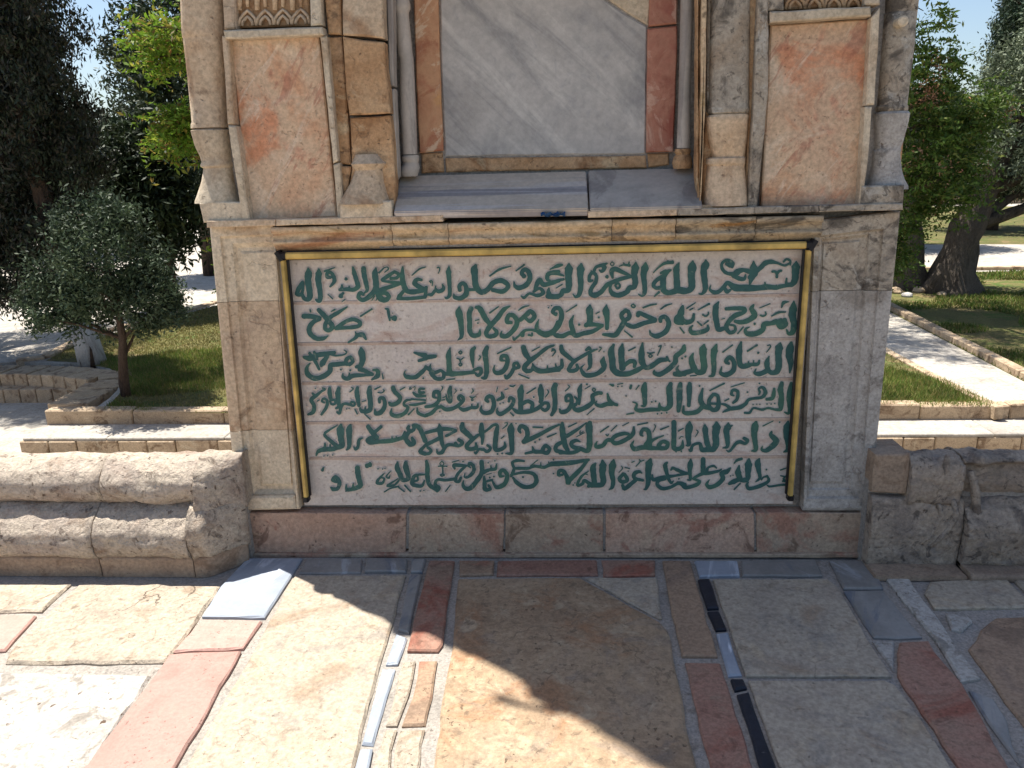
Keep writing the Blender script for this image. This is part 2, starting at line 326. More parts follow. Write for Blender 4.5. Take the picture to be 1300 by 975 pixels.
M['flwm'] = smat('floor_white_marble', [(138, 145, 154), (150, 157, 166), (130, 137, 148)], 3, [((222, 226, 232), 4, .55, .66, .7, (2, .3, 1), (0, 0, -.3))], fine=.05, bump=.1, rough=.5)
M['flk'] = smat('floor_black_marble', [(30, 33, 42), (38, 42, 52), (26, 28, 36)], 5, [((104, 104, 104), 16, .64, .70, .6)], fine=.15, bump=.2, rough=.5)
M['pave'] = smat('terrace_paving', [(160, 153, 143), (174, 167, 156), (150, 143, 134)], 1.2, [((148, 138, 124), 3, .56, .68, .5), ((120, 110, 98), 9, .6, .68, .4)], bump=.3, rough=.9)
M['pavet'] = smat('terrace_paving_tiles', [(164, 157, 147), (178, 171, 160), (154, 147, 138)], 1.2, [((148, 138, 124), 3, .56, .68, .5), ((120, 110, 98), 9, .6, .68, .4)], bump=.3, rough=.9, tile=1.1)
M['paves'] = smat('terrace_step_stone', [(172, 150, 122), (184, 162, 134), (150, 128, 104)], 4, [((104, 80, 58), 8, .54, .66, .8), ((196, 180, 154), 7, .6, .7, .6)], bump=.6, pits=.6)
M['soil'] = smat('garden_soil_and_turf', [(74, 86, 40), (112, 106, 62), (92, 88, 52)], 1.4, [((138, 116, 82), 2.2, .56, .68, .8), ((70, 96, 34), 3, .54, .66, .8)], fine=.4, bump=.8, bd=.02, rough=1)
M['bark'] = smat('dark_bark', [(82, 66, 54), (98, 80, 66), (62, 52, 46)], 6, stretch=(1, 1, .25), fine=.35, bump=1., bd=.02, rough=.95)
M['oldbark'] = smat('grey_olive_bark', [(96, 86, 76), (118, 106, 94), (74, 66, 60)], 5, stretch=(1, 1, .3), fine=.35, bump=1., bd=.03, rough=.95)
M['white'] = smat('whitewashed_bark', [(176, 172, 166), (192, 188, 182), (150, 144, 138)], 8, [((110, 96, 82), 7, .58, .68, .6)], stretch=(1, 1, .3), fine=.2, bump=.8, bd=.01)
def metal(name, c, rough, metallic=1.):
    m, t, b = newmat(name, rough); b.inputs['Base Color'].default_value = lin(c); b.inputs['Metallic'].default_value = metallic
    n = t.nodes.new('ShaderNodeTexNoise'); n.inputs['Scale'].default_value = 14; n.inputs['Detail'].default_value = 6
    g = t.nodes.new('ShaderNodeNewGeometry'); t.links.new(g.outputs['Position'], n.inputs['Vector'])
    r = t.nodes.new('ShaderNodeMapRange'); r.inputs[3].default_value = rough-.12; r.inputs[4].default_value = rough+.15; t.links.new(n.outputs['Fac'], r.inputs[0]); t.links.new(r.outputs[0], b.inputs['Roughness'])
    rp = t.nodes.new('ShaderNodeValToRGB'); t.links.new(n.outputs['Fac'], rp.inputs[0]); rp.color_ramp.elements[0].position = .3; rp.color_ramp.elements[1].position = .7
    rp.color_ramp.elements[0].color = lin(tuple(v*.66 for v in c)); rp.color_ramp.elements[1].color = lin(c); t.links.new(rp.outputs[0], b.inputs['Base Color'])
    return m
M['brass'] = metal('brass_bar', (222, 188, 108), .5, .15)
M['blackp'] = metal('black_cap_and_shadow_strip', (26, 26, 30), .45, 0.)
M['bluep'] = metal('blue_cloth', (44, 88, 140), .8, 0.)
M['iron'] = metal('rusty_iron', (70, 50, 40), .8, 0.)
def leafmat(name, cols, rough=.6, trans=.25):
    m, t, b = newmat(name, rough); N = t.nodes; L = t.links
    g = N.new('ShaderNodeNewGeometry'); r = N.new('ShaderNodeValToRGB'); L.new(g.outputs['Random Per Island'], r.inputs[0])
    e = r.color_ramp.elements
    while len(e) < len(cols): e.new(.5)
    for i, c in enumerate(cols): e[i].position = i/(len(cols)-1); e[i].color = lin(c)
    n = N.new('ShaderNodeTexNoise'); n.inputs['Scale'].default_value = 1.8; n.inputs['Detail'].default_value = 3; L.new(g.outputs['Position'], n.inputs['Vector'])
    mr = N.new('ShaderNodeMapRange'); mr.inputs[1].default_value = .3; mr.inputs[2].default_value = .7; mr.inputs[3].default_value = .65; mr.inputs[4].default_value = 1.3; L.new(n.outputs['Fac'], mr.inputs[0])
    mx = N.new('ShaderNodeMix'); mx.data_type = 'RGBA'; mx.blend_type = 'MULTIPLY'; mx.inputs[0].default_value = 1; L.new(r.outputs[0], mx.inputs[6]); L.new(mr.outputs[0], mx.inputs[7])
    L.new(mx.outputs[2], b.inputs['Base Color'])
    tr = N.new('ShaderNodeBsdfTranslucent'); L.new(mx.outputs[2], tr.inputs[0]); ms = N.new('ShaderNodeMixShader'); ms.inputs[0].default_value = trans
    L.new(b.outputs[0], ms.inputs[1]); L.new(tr.outputs[0], ms.inputs[2]); L.new(ms.outputs[0], N['Material Output'].inputs[0])
    return m
M['lcy'] = leafmat('cypress_leaf', [(34, 44, 30), (48, 58, 38), (58, 50, 40), (30, 40, 30)], trans=.05)
M['lol'] = leafmat('olive_leaf', [(52, 68, 46), (72, 88, 62), (38, 54, 36), (100, 112, 84)], trans=.15)
M['lsil'] = leafmat('silver_olive_leaf', [(108, 120, 94), (134, 144, 116), (88, 102, 76), (150, 158, 134)], trans=.15)
M['lbr'] = leafmat('bright_green_leaf', [(104, 136, 40), (128, 158, 52), (84, 116, 36), (150, 160, 64), (140, 104, 62)], trans=.45)
M['lmid'] = leafmat('mid_green_leaf', [(76, 104, 40), (98, 122, 50), (60, 84, 36), (124, 130, 62)], trans=.35)
M['lseed'] = leafmat('dry_seed_cluster', [(168, 126, 96), (150, 108, 84), (184, 146, 114)], trans=.2)
M['ldark'] = leafmat('dark_evergreen_leaf', [(44, 58, 36), (56, 70, 42), (36, 48, 32), (70, 78, 50)], trans=.1)
M['lpine'] = leafmat('pine_leaf', [(44, 62, 44), (58, 76, 54), (36, 52, 38)], trans=.08)
M['lgr'] = leafmat('grass_blade', [(86, 112, 42), (110, 130, 56), (74, 100, 40), (150, 142, 84), (128, 116, 70)], trans=.3)
M['lgrd'] = leafmat('dry_grass_blade', [(132, 124, 74), (150, 138, 88), (112, 116, 60), (160, 146, 100)], trans=.3)

# ------------------------------------------------------------------ the lower ground, terrace and garden
GZ = -.68; PZ = -.66; LZ = -.95
def sheet(name, pts, mat, thick=.0, kind='structure'):
    bm = bmesh.new(); v = [bm.verts.new(p) for p in pts]; f = bm.faces.new(v)
    if thick:
        r = bmesh.ops.extrude_face_region(bm, geom=[f]); 
        for q in r['geom']:
            if isinstance(q, bmesh.types.BMVert): q.co.z -= thick
    o = bmobj(name, bm, mat); return tagit(o, kind=kind)
sheet('lower_plaza', [(-400, .1, LZ), (400, .1, LZ), (400, 700, LZ), (-400, 700, LZ)], M['pavet'])
arc = [(92, 533), (118, 520), (138, 506), (149, 495), (153, 484), (147, 475), (135, 468), (120, 463), (103, 461), (80, 461.5), (50, 460), (21, 459), (0, 461), (-60, 464), (-200, 470)]
edge = [G(x, y, PZ) for x, y in arc]
k0 = edge[0]; k0.y = G(300, 541, PZ-.138).y+.04
up_pts = [Vector((60, k0.y, PZ)), Vector((k0.x, k0.y, PZ))]+edge[1:]+[Vector((-60, edge[-1].y, PZ)), Vector((-400, 30, PZ)), Vector((-400, 650, PZ)), Vector((400, 650, PZ)), Vector((400, k0.y, PZ))]
sheet('upper_plaza', up_pts, M['pavet'], thick=.4)
def gpoly(px, z): return [G(x, y, z) for x, y in px]
lawnL = gpoly([(128, 524), (140, 512), (156, 496), (158, 482), (140, 468), (100, 460), (58, 458), (108, 432), (170, 416), (270, 389), (420, 352), (560, 352), (640, 430), (640, 524)], PZ+.004)
lawnR1 = gpoly([(900, 518), (900, 360), (1040, 392), (1128, 446), (1180, 474), (1240, 505), (1266, 517)], PZ+.004)
lawnR2 = gpoly([(1040, 346), (1700, 342), (1900, 560), (1420, 535), (1300, 484), (1215, 440), (1132, 397), (1070, 368)], PZ+.004)
for nm, pl in (('garden_soil', lawnL), ('garden_soil', lawnR1), ('garden_soil', lawnR2)): sheet(nm, pl, M['soil'])
sheet('far_dry_ground', gpoly([(700, 312), (2600, 305), (2600, 262), (700, 262)], PZ+.004), M['soil'])
# kerbs
def kerb(name, px, w, h, mat, label, seg=.9, group=None, z=PZ):
    k = empty(name, tuple(G(px[0][0], px[0][1], z)), label, 'kerb', group)
    P = [G(x, y, z) for x, y in px]
    tot = 0
    for a, b in zip(P, P[1:]):
        L = (b-a).length; n = max(1, int(L/seg)); t = (b-a)/L; nr = Vector((-t.y, t.x, 0))
        for i in range(n):
            s, e = a+t*(L*i/n+.004), a+t*(L*(i+1)/n-.004); hh = h+random.uniform(-.006, .006)
            bm = bmesh.new(); vs = [bm.verts.new(q+Vector((0, 0, zz))) for zz in (-.1, hh) for q in (s-nr*w/2, e-nr*w/2, e+nr*w/2, s+nr*w/2)]
            for f in ((0, 1, 2, 3), (4, 5, 6, 7), (0, 1, 5, 4), (1, 2, 6, 5), (2, 3, 7, 6), (3, 0, 4, 7)): bm.faces.new([vs[j] for j in f])
            bmesh.ops.bevel(bm, geom=bm.edges[:], offset=.008, segments=1, affect='EDGES')
            bmobj('kerb_stone', bm, mat, k)
    return k
kerb('path_kerb', [(1000, 338), (1070, 364), (1132, 393), (1215, 436), (1300, 480), (1370, 509)], .12, .08, M['paves'], 'weathered stone kerb along the upper edge of the diagonal path', .8)
kerb('path_kerb', [(1270, 520), (1240, 507), (1180, 476), (1128, 448), (1040, 396)], .09, .03, M['paves'], 'low flush stone edging between the path and the triangular lawn', .8)
kerb('lawn_kerb', [(21, 459), (58, 455), (108, 429), (170, 413), (270, 386), (420, 349)], .14, .04, M['paves'], 'thin pale kerb between the bright plaza and the shaded lawn on the left', .9)
kerb('far_kerb', [(1040, 344), (1180, 343), (1500, 341)], .15, .07, M['paves'], 'straight kerb of the far path behind the gnarled tree', 1.2)
# terrace step running behind the low walls: a lower course and a thin kerb above it
st = empty('terrace_step', tuple(G(33, 578, LZ)), 'long low stone step behind the carved walls, a wide block course under a thin coping', 'step')
A = G(31, 578, LZ); B = G(1115, 578, LZ); yf = (A.y+B.y)/2
x = A.x; rr = random.Random(4)
while x < 9.5:
    w = rr.uniform(.24, .42)
    if not (-.9 < x < .75) or True:
        bm = bmesh.new(); bmesh.ops.create_cube(bm, size=1); j = rr.uniform(-.008, .008); hz = rr.uniform(-.003, .004)
        for v in bm.verts: v.co = Vector((x+w/2+v.co.x*(w-.008), yf+j+.16+v.co.y*.32, (LZ-.02+PZ-.14)/2+v.co.z*(PZ-.14-LZ+.02)+hz))
        bmesh.ops.bevel(bm, geom=bm.edges[:], offset=.008, segments=1, affect='EDGES')
        bmobj('stone_block', bm, M['paves'], st)
    x += w
tp = [(31, 559), (62, 541.5), (1115+400, 541.5), (1115+400, 559)]
xa = G(31, 559, PZ-.14).x; xx = xa; zt = PZ-.138
yb = G(300, 541, zt).y
while xx < 9.5:
    w = rr.uniform(.7, 1.2)
    bm = bmesh.new(); bmesh.ops.create_cube(bm, size=1)
    for v in bm.verts: v.co = Vector((xx+w/2+v.co.x*(w-.006), (yf+.012+yb+.02)/2+v.co.y*(yb+.02-yf-.012), zt+.012+v.co.z*.028))
    bmesh.ops.bevel(bm, geom=bm.edges[:], offset=.006, segments=1, affect='EDGES')
    bmobj('tread_slab', bm, M['pave'], st)
    xx += w
xx = G(62, 541, zt).x
while xx < 9.5:
    w = rr.uniform(.5, .95); h = rr.uniform(-.008, .01)
    bm = bmesh.new(); bmesh.ops.create_cube(bm, size=1)
    for v in bm.verts: v.co = Vector((xx+w/2+v.co.x*(w-.006), yb+.07+v.co.y*.14, PZ-.07+.012+h+v.co.z*.17))
    bmesh.ops.bevel(bm, geom=bm.edges[:], offset=.012, segments=1, affect='EDGES')
    bmobj('coping_stone', bm, M['paves'], st)
    xx += w
# curved steps on the left
cs = empty('curved_steps', tuple(G(0, 512, LZ)), 'two curved stone steps sweeping into the corner of the left lawn', 'steps')
def arcblocks(low_px, z0, z1, depth, name, n):
    P = [G(x, y, z0) for x, y in low_px]
    S = [P[0]]
    tot = sum((b-a).length for a, b in zip(P, P[1:])); out = []
    for i in range(n+1):
        d = tot*i/n
        for a, b in zip(P, P[1:]):
            L = (b-a).length
            if d <= L+1e-6: out.append(a.lerp(b, d/L)); break
            d -= L
    for a, b in zip(out, out[1:]):
        t = (b-a).normalized(); nr = Vector((-t.y, t.x, 0))
        a2, b2 = a+t*.004, b-t*.004; h = z1+random.uniform(-.005, .005)
        bm = bmesh.new(); vs = [bm.verts.new(Vector((q.x, q.y, zz))) for zz in (z0-.02, h) for q in (a2, b2, b2+nr*depth, a2+nr*depth)]
        for f in ((0, 1, 2, 3), (4, 5, 6, 7), (0, 1, 5, 4), (1, 2, 6, 5), (2, 3, 7, 6), (3, 0, 4, 7)): bm.faces.new([vs[j] for j in f])
        bmesh.ops.bevel(bm, geom=bm.edges[:], offset=.008, segments=1, affect='EDGES')
        bmobj(name, bm, M['paves'], cs)
Z1 = LZ+.165
arcblocks([(-160, 515), (0, 512), (92, 511), (112, 507)], LZ, Z1, .5, 'step_block', 13)
arcblocks([(-160, 495), (0, 489.5), (60, 491), (95, 495), (116, 497.5), (127, 493)], Z1, PZ+.02, .42, 'step_block', 16)
arcblocks([(112, 508), (100, 517), (80, 528), (64, 537)], LZ+.1, PZ+.012, .42, 'coping_stone', 3)
arcblocks([(127, 494), (131, 499), (126, 506), (112, 513)], Z1-.05, PZ+.016, .36, 'coping_stone', 2)

# ------------------------------------------------------------------ platform floor with its stones
def platform():
    o = box('platform_floor', -14, 14, -12, .12, -1.2, -.012, M['mortar']); return tagit(o, kind='structure')
PF = platform()
def FS(px, mat, label=None, name='floor_stone', **k):
    a = dict(tilt=.002); a.update(k); return gstone(name, px, 0., mat, PF, label=label, **a)
f1, f2 = M['fl1'], M['fl2']
FS([(313, 708), (385, 708), (368, 736), (337, 784), (255, 783), (279, 744)], M['flwm'], 'pale blue marble slab, half in the sun', jit=.002)
FS([(389, 708), (461, 708), (459, 726), (377, 727)], M['flg']); FS([(464, 708), (518, 709), (517, 726), (462, 726)], M['flg']); FS([(521, 709), (541, 709), (537, 726), (520, 726)], M['flb'])
FS([(372, 730), (516, 729), (500, 790), (478, 860), (440, 1010), (212, 1010), (300, 860), (342, 785)], f1, jit=.006, bevel=.008)
FS([(256, 786), (334, 787), (309, 823), (217, 828)], M['flp']); FS([(215, 830), (308, 825), (203, 1010), (80, 1010)], M['flp'])
FS([(-120, 741), (90, 741), (52, 776), (-120, 779)], f2, jit=.008, bevel=.008); FS([(-120, 782), (48, 780), (6, 826), (-120, 836)], M['flp'])
FS([(98, 741), (281, 743), (252, 785), (211, 840), (150, 842), (6, 841), (12, 826)], f2, jit=.009, bevel=.009)
FS([(-160, 853), (90, 852), (193, 855), (92, 1010), (-160, 1010)], M['flw'], jit=.008, bevel=.008)
for px in ([(519, 729), (536, 729), (520, 804), (504, 799)], [(503, 803), (518, 808), (506, 843), (488, 843)], [(485, 847), (503, 847), (475, 945), (457, 944)], [(456, 949), (475, 949), (462, 1010), (439, 1010)]): FS(px, M['flb'] if px[0][1] < 800 else M['flwm'], jit=.002)
FS([(544, 711), (578, 711), (563, 818), (557, 827), (516, 826), (522, 800)], M['flr'], 'dark red stone band, its near end in the sun')
FS([(511, 839), (529, 837), (521, 880), (505, 921), (489, 921)], f2); FS([(531, 837), (557, 837), (541, 920), (508, 921), (523, 882)], M['flo'])
FS([(487, 924), (505, 924), (497, 950), (495, 1010), (465, 1010)], f2); FS([(507, 924), (540, 924), (527, 1010), (497, 1010), (499, 952)], M['fl2'])
FS([(583, 711), (628, 711), (627, 729), (582, 730)], M['flo']); FS([(631, 711), (758, 710), (760, 729), (630, 730)], M['flr']); FS([(763, 710), (832, 710), (833, 730), (765, 731)], M['flr'])
FS([(580, 733), (737, 732), (838, 788), (848, 800), (860, 850), (892, 1010), (545, 1010), (560, 890), (574, 818)], M['fl3'], 'broad cream slab crossed by the shadow', bevel=.008, jit=.005)
FS([(741, 732), (835, 732), (842, 785), (835, 784)], M['fl1'])
FS([(840, 711), (877, 711), (912, 833), (865, 833), (852, 780)], M['flo']); FS([(869, 839), (915, 839), (970, 1010), (908, 1010)], M['flr'])
FS([(880, 711), (937, 711), (940, 731), (887, 732)], M['flwm']); FS([(940, 711), (1035, 709), (1046, 731), (942, 731)], M['flg'])
for px, mt in (([(885, 735), (901, 734), (914, 772), (897, 773)], 'flk'), ([(897, 775), (914, 774), (924, 799), (908, 800)], 'flk'), ([(908, 803), (925, 801), (943, 857), (924, 858)], 'flwm'), ([(926, 861), (944, 861), (950, 873), (932, 877)], 'flk'), ([(934, 880), (951, 877), (992, 990), (970, 990)], 'flk')): FS(px, M[mt], jit=.002)
FS([(904, 735), (1051, 734), (1066, 746), (1101, 808), (1134, 859), (946, 858)], f1, bevel=.004, jit=.002); FS([(949, 862), (1122, 862), (1138, 868), (1165, 905), (1232, 1010), (1003, 1010)], f1, bevel=.004, jit=.003)
FS([(1052, 711), (1106, 711), (1123, 747), (1070, 747)], M['flg']); FS([(1070, 749), (1123, 749), (1173, 809), (1108, 809)], M['flb'], 'streaked blue marble slab in the shade')
FS([(1107, 812), (1137, 812), (1135, 852)], M['flw']); FS([(1140, 814), (1180, 813), (1189, 828), (1206, 847), (1222, 868), (1235, 888), (1300, 1010), (1240, 1010), (1138, 856)], M['flr'], jit=.006)
FS([(1122, 732), (1153, 732), (1246, 862), (1219, 866), (1186, 812), (1172, 795)], M['flw'])
FS([(1180, 738), (1277, 732), (1302, 758), (1330, 772), (1186, 773), (1172, 752)], M['fl1'], jit=.006); FS([(1281, 731), (1420, 731), (1440, 775), (1336, 771), (1305, 755)], M['fl1'], jit=.006)
FS([(1200, 779), (1222, 776), (1236, 788), (1222, 802), (1207, 798)], M['flw']); FS([(1262, 783), (1360, 778), (1440, 778), (1500, 960), (1310, 935), (1262, 868), (1229, 822), (1245, 798)], M['flo'], jit=.008)
FS([(1229, 873), (1262, 885), (1280, 912), (1286, 944), (1300, 975), (1290, 965), (1240, 895)], M['flb']); FS([(1300, 950), (1500, 975), (1560, 1010), (1330, 1010)], M['fl1'])
# plain slabs where the platform goes on, beside and behind the camera
rr = random.Random(9)
def band(x0, x1, y0, y1):
    y = y1
    while y > y0:
        h = rr.uniform(.45, .7); x = x0+rr.uniform(-.3, 0)
        while x < x1:
            w = rr.uniform(.6, 1.1); a, b, c, d = max(x, x0), min(x+w, x1), max(y-h, y0), y
            if b-a > .1 and d-c > .1:
                V, F = slabgeo([(a, c), (b, c), (b, d), (a, d)], lambda p, q, e: Vector((p, q, -e)), 0, .05, .008, .005, .15, .006)
                mesh('floor_stone', V, F, M[rr.choice(['fl1', 'fl2', 'flw', 'fl1', 'flp'])], PF)
            x += w
        y -= h
yn = G(650, 1012).y
band(-4.2, 4.2, -5.2, yn-.08)
band(-4.2, G(-125, 900).x-.25, yn-.07, -.27); band(G(1500, 900).x+.12, 4.2, yn-.07, -.27)

# ------------------------------------------------------------------ low carved walls each side
plz = .083
def lowwall(x0, x1, cutsU, cutsL, mat, matp, label, name='low_wall', yo=0., bh=None):
    plz = bh or .083
    t = empty(name, ((x0+x1)/2, -.1, 0), label, 'wall')
    bodyc = box('wall_core', x0, x1, -.05, .09, -1.0, .40, M['mortar'], t)
    pl = [(-.2, -.01), (-.205, plz-.008), (-.195, plz), (-.06, plz+.002)]
    lo = [(-.05, plz), (-.205, plz+.003), (-.222, .11), (-.232, .15), (-.224, .195), (-.195, .235), (-.155, .268), (-.12, .286), (-.05, .29)]
    hi = [(-.05, .29), (-.115, .292), (-.14, .315), (-.152, .35), (-.147, .39), (-.126, .425), (-.09, .448), (-.045, .459), (.0, .457), (.05, .44), (.09, .41), (.1, .29)]
    for (cs_, pf, nm, mt, am) in ((cutsL, pl, 'base_course', matp, .003), (cutsL, lo, 'lower_moulding', mat, .009), (cutsU, hi, 'upper_moulding', mat, .010)):
        pf = [(q[0]+yo*(1 if q[0] < -.1 else 0), q[1]) for q in pf] if nm != 'base_course' else pf
        for a, b in zip(cs_, cs_[1:]):
            moulding(nm, a+.002, b-.002, pf, mt if not isinstance(mt, list) else mt[random.randrange(len(mt))], t, amp=am, seed=random.uniform(0, 40), dx=.011 if abs(a) < 2.4 and abs(b) < 2.6 else .04)
    return t
XL = W(302, 690, -.15).x+.005; a1 = W(128, 600, -.13).x; a2 = W(120, 670, -.2).x; a3 = W(248, 600, -.13).x; a4 = W(240, 670, -.2).x
lowwall(-5.5, XL, [-5.5, -4.2, -3.1, a1, a3], [-5.5, -4, -3, a2, a4], M['crust'], M['crusto'], 'weathered double-roll stone wall base on the left, its tops in full sun')
LW = [o for o in bpy.data.objects if o.name == 'low_wall'][0]
moulding('base_course', a4+.002, XL, [(-.2, -.01), (-.205, plz-.01), (-.195, plz), (-.09, plz+.002)], M['crusto'], LW, amp=.003, cham=.9)
moulding('upper_moulding', a3+.004, XL+.02, [(-.09, .26), (-.165, .265), (-.178, .33), (-.172, .38), (-.145, .43), (-.09, .462), (-.03, .468), (.05, .445), (.1, .42), (.1, .3)], M['crust'], LW, amp=.011, dx=.011, cham=.9, endtaper=.008, seed=51)
moulding('lower_moulding', a4+.003, XL+.012, [(-.09, plz), (-.2, plz+.002), (-.225, .13), (-.238, .19), (-.225, .24), (-.19, .275), (-.15, .295), (-.09, .3)], M['crust'], LW, amp=.010, seed=63, dx=.011, cham=.9, endtaper=.008)
XR = W(1104, 690, -.12).x; b1 = W(1156, 600, -.1).x; b2 = W(1240, 600, -.12).x; c1 = W(1236, 670, -.18).x
RW = lowwall(XR, 5.5, [b1+.2, 2.5, 4, 5.5], [c1, 2.4, 3.7, 5.5], M['crustg'], M['crusto'], 'shaded grey stone wall base on the right with a broken carved moulding', yo=.085, bh=.02)
moulding('upper_moulding', b1+.002, b1+.198, [(-.07, .27), (-.095, .275), (-.105, .34), (-.105, .39), (-.09, .43), (-.06, .455), (.0, .455), (.09, .42), (.1, .3)], M['crustg'], RW, amp=.010, seed=77, diag=2, dx=.011)
wstone('flat_block', [(1111, 577), (1157, 576), (1152, 628), (1106, 626)], -.085, M['crusto'], RW, thick=.17, bevel=.006, jit=.004)
moulding('lower_moulding', XR+.003, c1-.003, [(-.05, .0), (-.095, .0), (-.1, .08), (-.104, .2), (-.1, .25), (-.085, .285), (-.05, .29)], M['crustg'], RW, amp=.008, seed=91, dx=.011)
box('base_course', XR+.002, c1-.002, -.2, -.09, -.01, .012, M['crusto'], RW, .004)
for pts, w in (([(1203, 578), (1200, 598), (1195, 612), (1188, 626)], 7), ([(1222, 590), (1220, 606), (1212, 620), (1202, 628)], 8), ([(1192, 640), (1196, 654), (1188, 668), (1180, 682), (1168, 690)], 6), ([(1210, 634), (1214, 652), (1206, 668), (1196, 680), (1182, 694)], 8), ([(1232, 598), (1238, 622), (1240, 650), (1240, 684)], 9)):
    V, F = [], []; Yq = [-.102 if y < 630 else -.108 for x, y in pts]
    tube(V, F, [W(x, y, q+.004) for (x, y), q in zip(pts, Yq)], [w*.0033*.5*s for s in [.7]+[1]*(len(pts)-2)+[.6]], 10, 3, .4)
    mesh('moulding_rib', V, F, M['crustg'], RW, True)

# ------------------------------------------------------------------ the monument
MO = empty('stone_monument', (0, 0, 0), 'tall ornate limestone monument with pink marble panels, a niche and a green painted Arabic inscription', 'monument')
def S(name, px, Y, mat, **k): return wstone(name, px, Y, M[mat], MO, **k)
box('core', -1.29, 1.24, .05, 1.7, 0, 1.36, M['mortar'], MO); box('plinth_bedding', -1.3, 1.22, -.004, .05, .02, .185, M['mortar'], MO)
box('core', -1.27, -.68, .052, 1.7, 1.36, 2.45, M['mortar'], MO); box('core', .66, 1.2, .052, 1.7, 1.36, 2.45, M['mortar'], MO)
box('core', -.69, .67, .34, 1.7, 1.36, 3.0, M['mortar'], MO); box('niche_bedding', -.62, .58, .246, .34, 1.4, 2.6, M['mortar'], MO)
# plinth
for px, mt in (([(302, 651), (516, 652), (515, 702), (312, 704)], 'plinthr'), ([(519, 652), (640, 652), (639, 702), (518, 702)], 'plinth'), ([(642, 652), (766, 652), (766, 702), (641, 702)], 'plinth'), ([(769, 652), (957, 651), (958, 702), (769, 702)], 'plinthr'), ([(960, 651), (1105, 651), (1103, 702), (961, 702)], 'plinth')):
    S('plinth_stone', px, -.012, mt, thick=.1, bevel=.003, jit=.002, step=.04, gap=.0008)
S('plinth_fillet', [(302, 703), (1104, 703), (1104, 709), (300, 709)], -.03, 'plinth', thick=.08, bevel=.004, jit=.002)
# pilasters beside the inscription
zl = [W(310, 383).z, W(330, 547).z]
rings('pilaster_stone', [([(266, 286), (347, 284), (381, 646), (302, 648)], -.004), ([(268, 288), (346, 286), (379, 644), (304, 646)], -.010), ([(279, 300), (348, 297), (376, 633), (315, 635)], -.010), ([(282, 303), (348, 300), (375, 631), (317, 632)], .002),
    ([(295, 309), (348, 307), (374, 626), (322, 627)], .003), ([(301, 315), (349, 313), (372, 621), (326, 621)], .018), ([(305, 319), (349, 317), (371, 617), (331, 617)], .018), ([(308, 322), (349, 320), (370, 614), (334, 614)], .010)], MO, [M['limep'], M['lime'], M['limep']], .08, zl)
zr = [W(1090, 369).z]
rings('pilaster_stone', [([(1034, 280), (1143, 268), (1104, 648), (1019, 648)], -.004), ([(1035, 282), (1141, 270), (1102, 645), (1020, 645)], -.010), ([(1040, 299), (1122, 290), (1092, 633), (1024, 633)], -.010), ([(1041, 302), (1119, 293), (1090, 630), (1025, 630)], .003),
    ([(1043, 303), (1104, 297), (1080, 622), (1026, 622)], .003), ([(1044, 306), (1100, 301), (1077, 619), (1027, 619)], .014), ([(1045, 308), (1093, 304), (1072, 614), (1028, 614)], .014), ([(1046, 310), (1090, 307), (1069, 611), (1029, 611)], .007)], MO, [M['limeg'], M['slabg']], .08, zr)
S('sill_stone', [(305, 631), (374, 629), (376, 647), (303, 648)], -.022, 'limep', thick=.08, bevel=.008)
# inscription slabs, fillets and lettering
YS = .022
bl = [330, 385, 437, 487, 537, 582, 642]; br_ = [316, 374, 430, 481, 532, 580, 640]
def xl_(y): return 352+(y-325)*.108
def xr_(y): return 1033-(y-315)*.081
slabs = []
for i in range(6):
    a, b, c, d = bl[i], br_[i], br_[i+1], bl[i+1]
    o = S('inscription_slab', [(xl_(a), a), (xr_(b), b), (xr_(c), c), (xl_(d), d)], YS, 'panel', thick=.06, bevel=.002, jit=.0008, gap=.0006, step=.1); slabs.append(o)
    if i:
        S('band_fillet', [(xl_(a)+14, a-1.8), (xr_(b)-8, b-1.8), (xr_(b)-8, b+1.8), (xl_(a)+14, a+1.8)], YS-.0035, 'fillet', thick=.004, bevel=.0012, jit=.0012, gap=0)
def cr(P, k=5):
    if len(P) == 2: return [tuple(np.array(P[0])*(1-t)+np.array(P[1])*t) for t in (0, .33, .66, 1)]
    P = [np.array(p, float) for p in P]; Q = [2*P[0]-P[1]]+P+[2*P[-1]-P[-2]]; out = []
    for i in range(1, len(Q)-2):
        for j in range(k):
            t = j/k; a, b, c, d = Q[i-1:i+3]
            v = .5*((2*b)+(-a+c)*t+(2*a-5*b+4*c-d)*t*t+(-a+3*b-3*c+d)*t**3); v[2] = b[2]+(c[2]-b[2])*t; out.append(v)
    out.append(P[-1]); return out
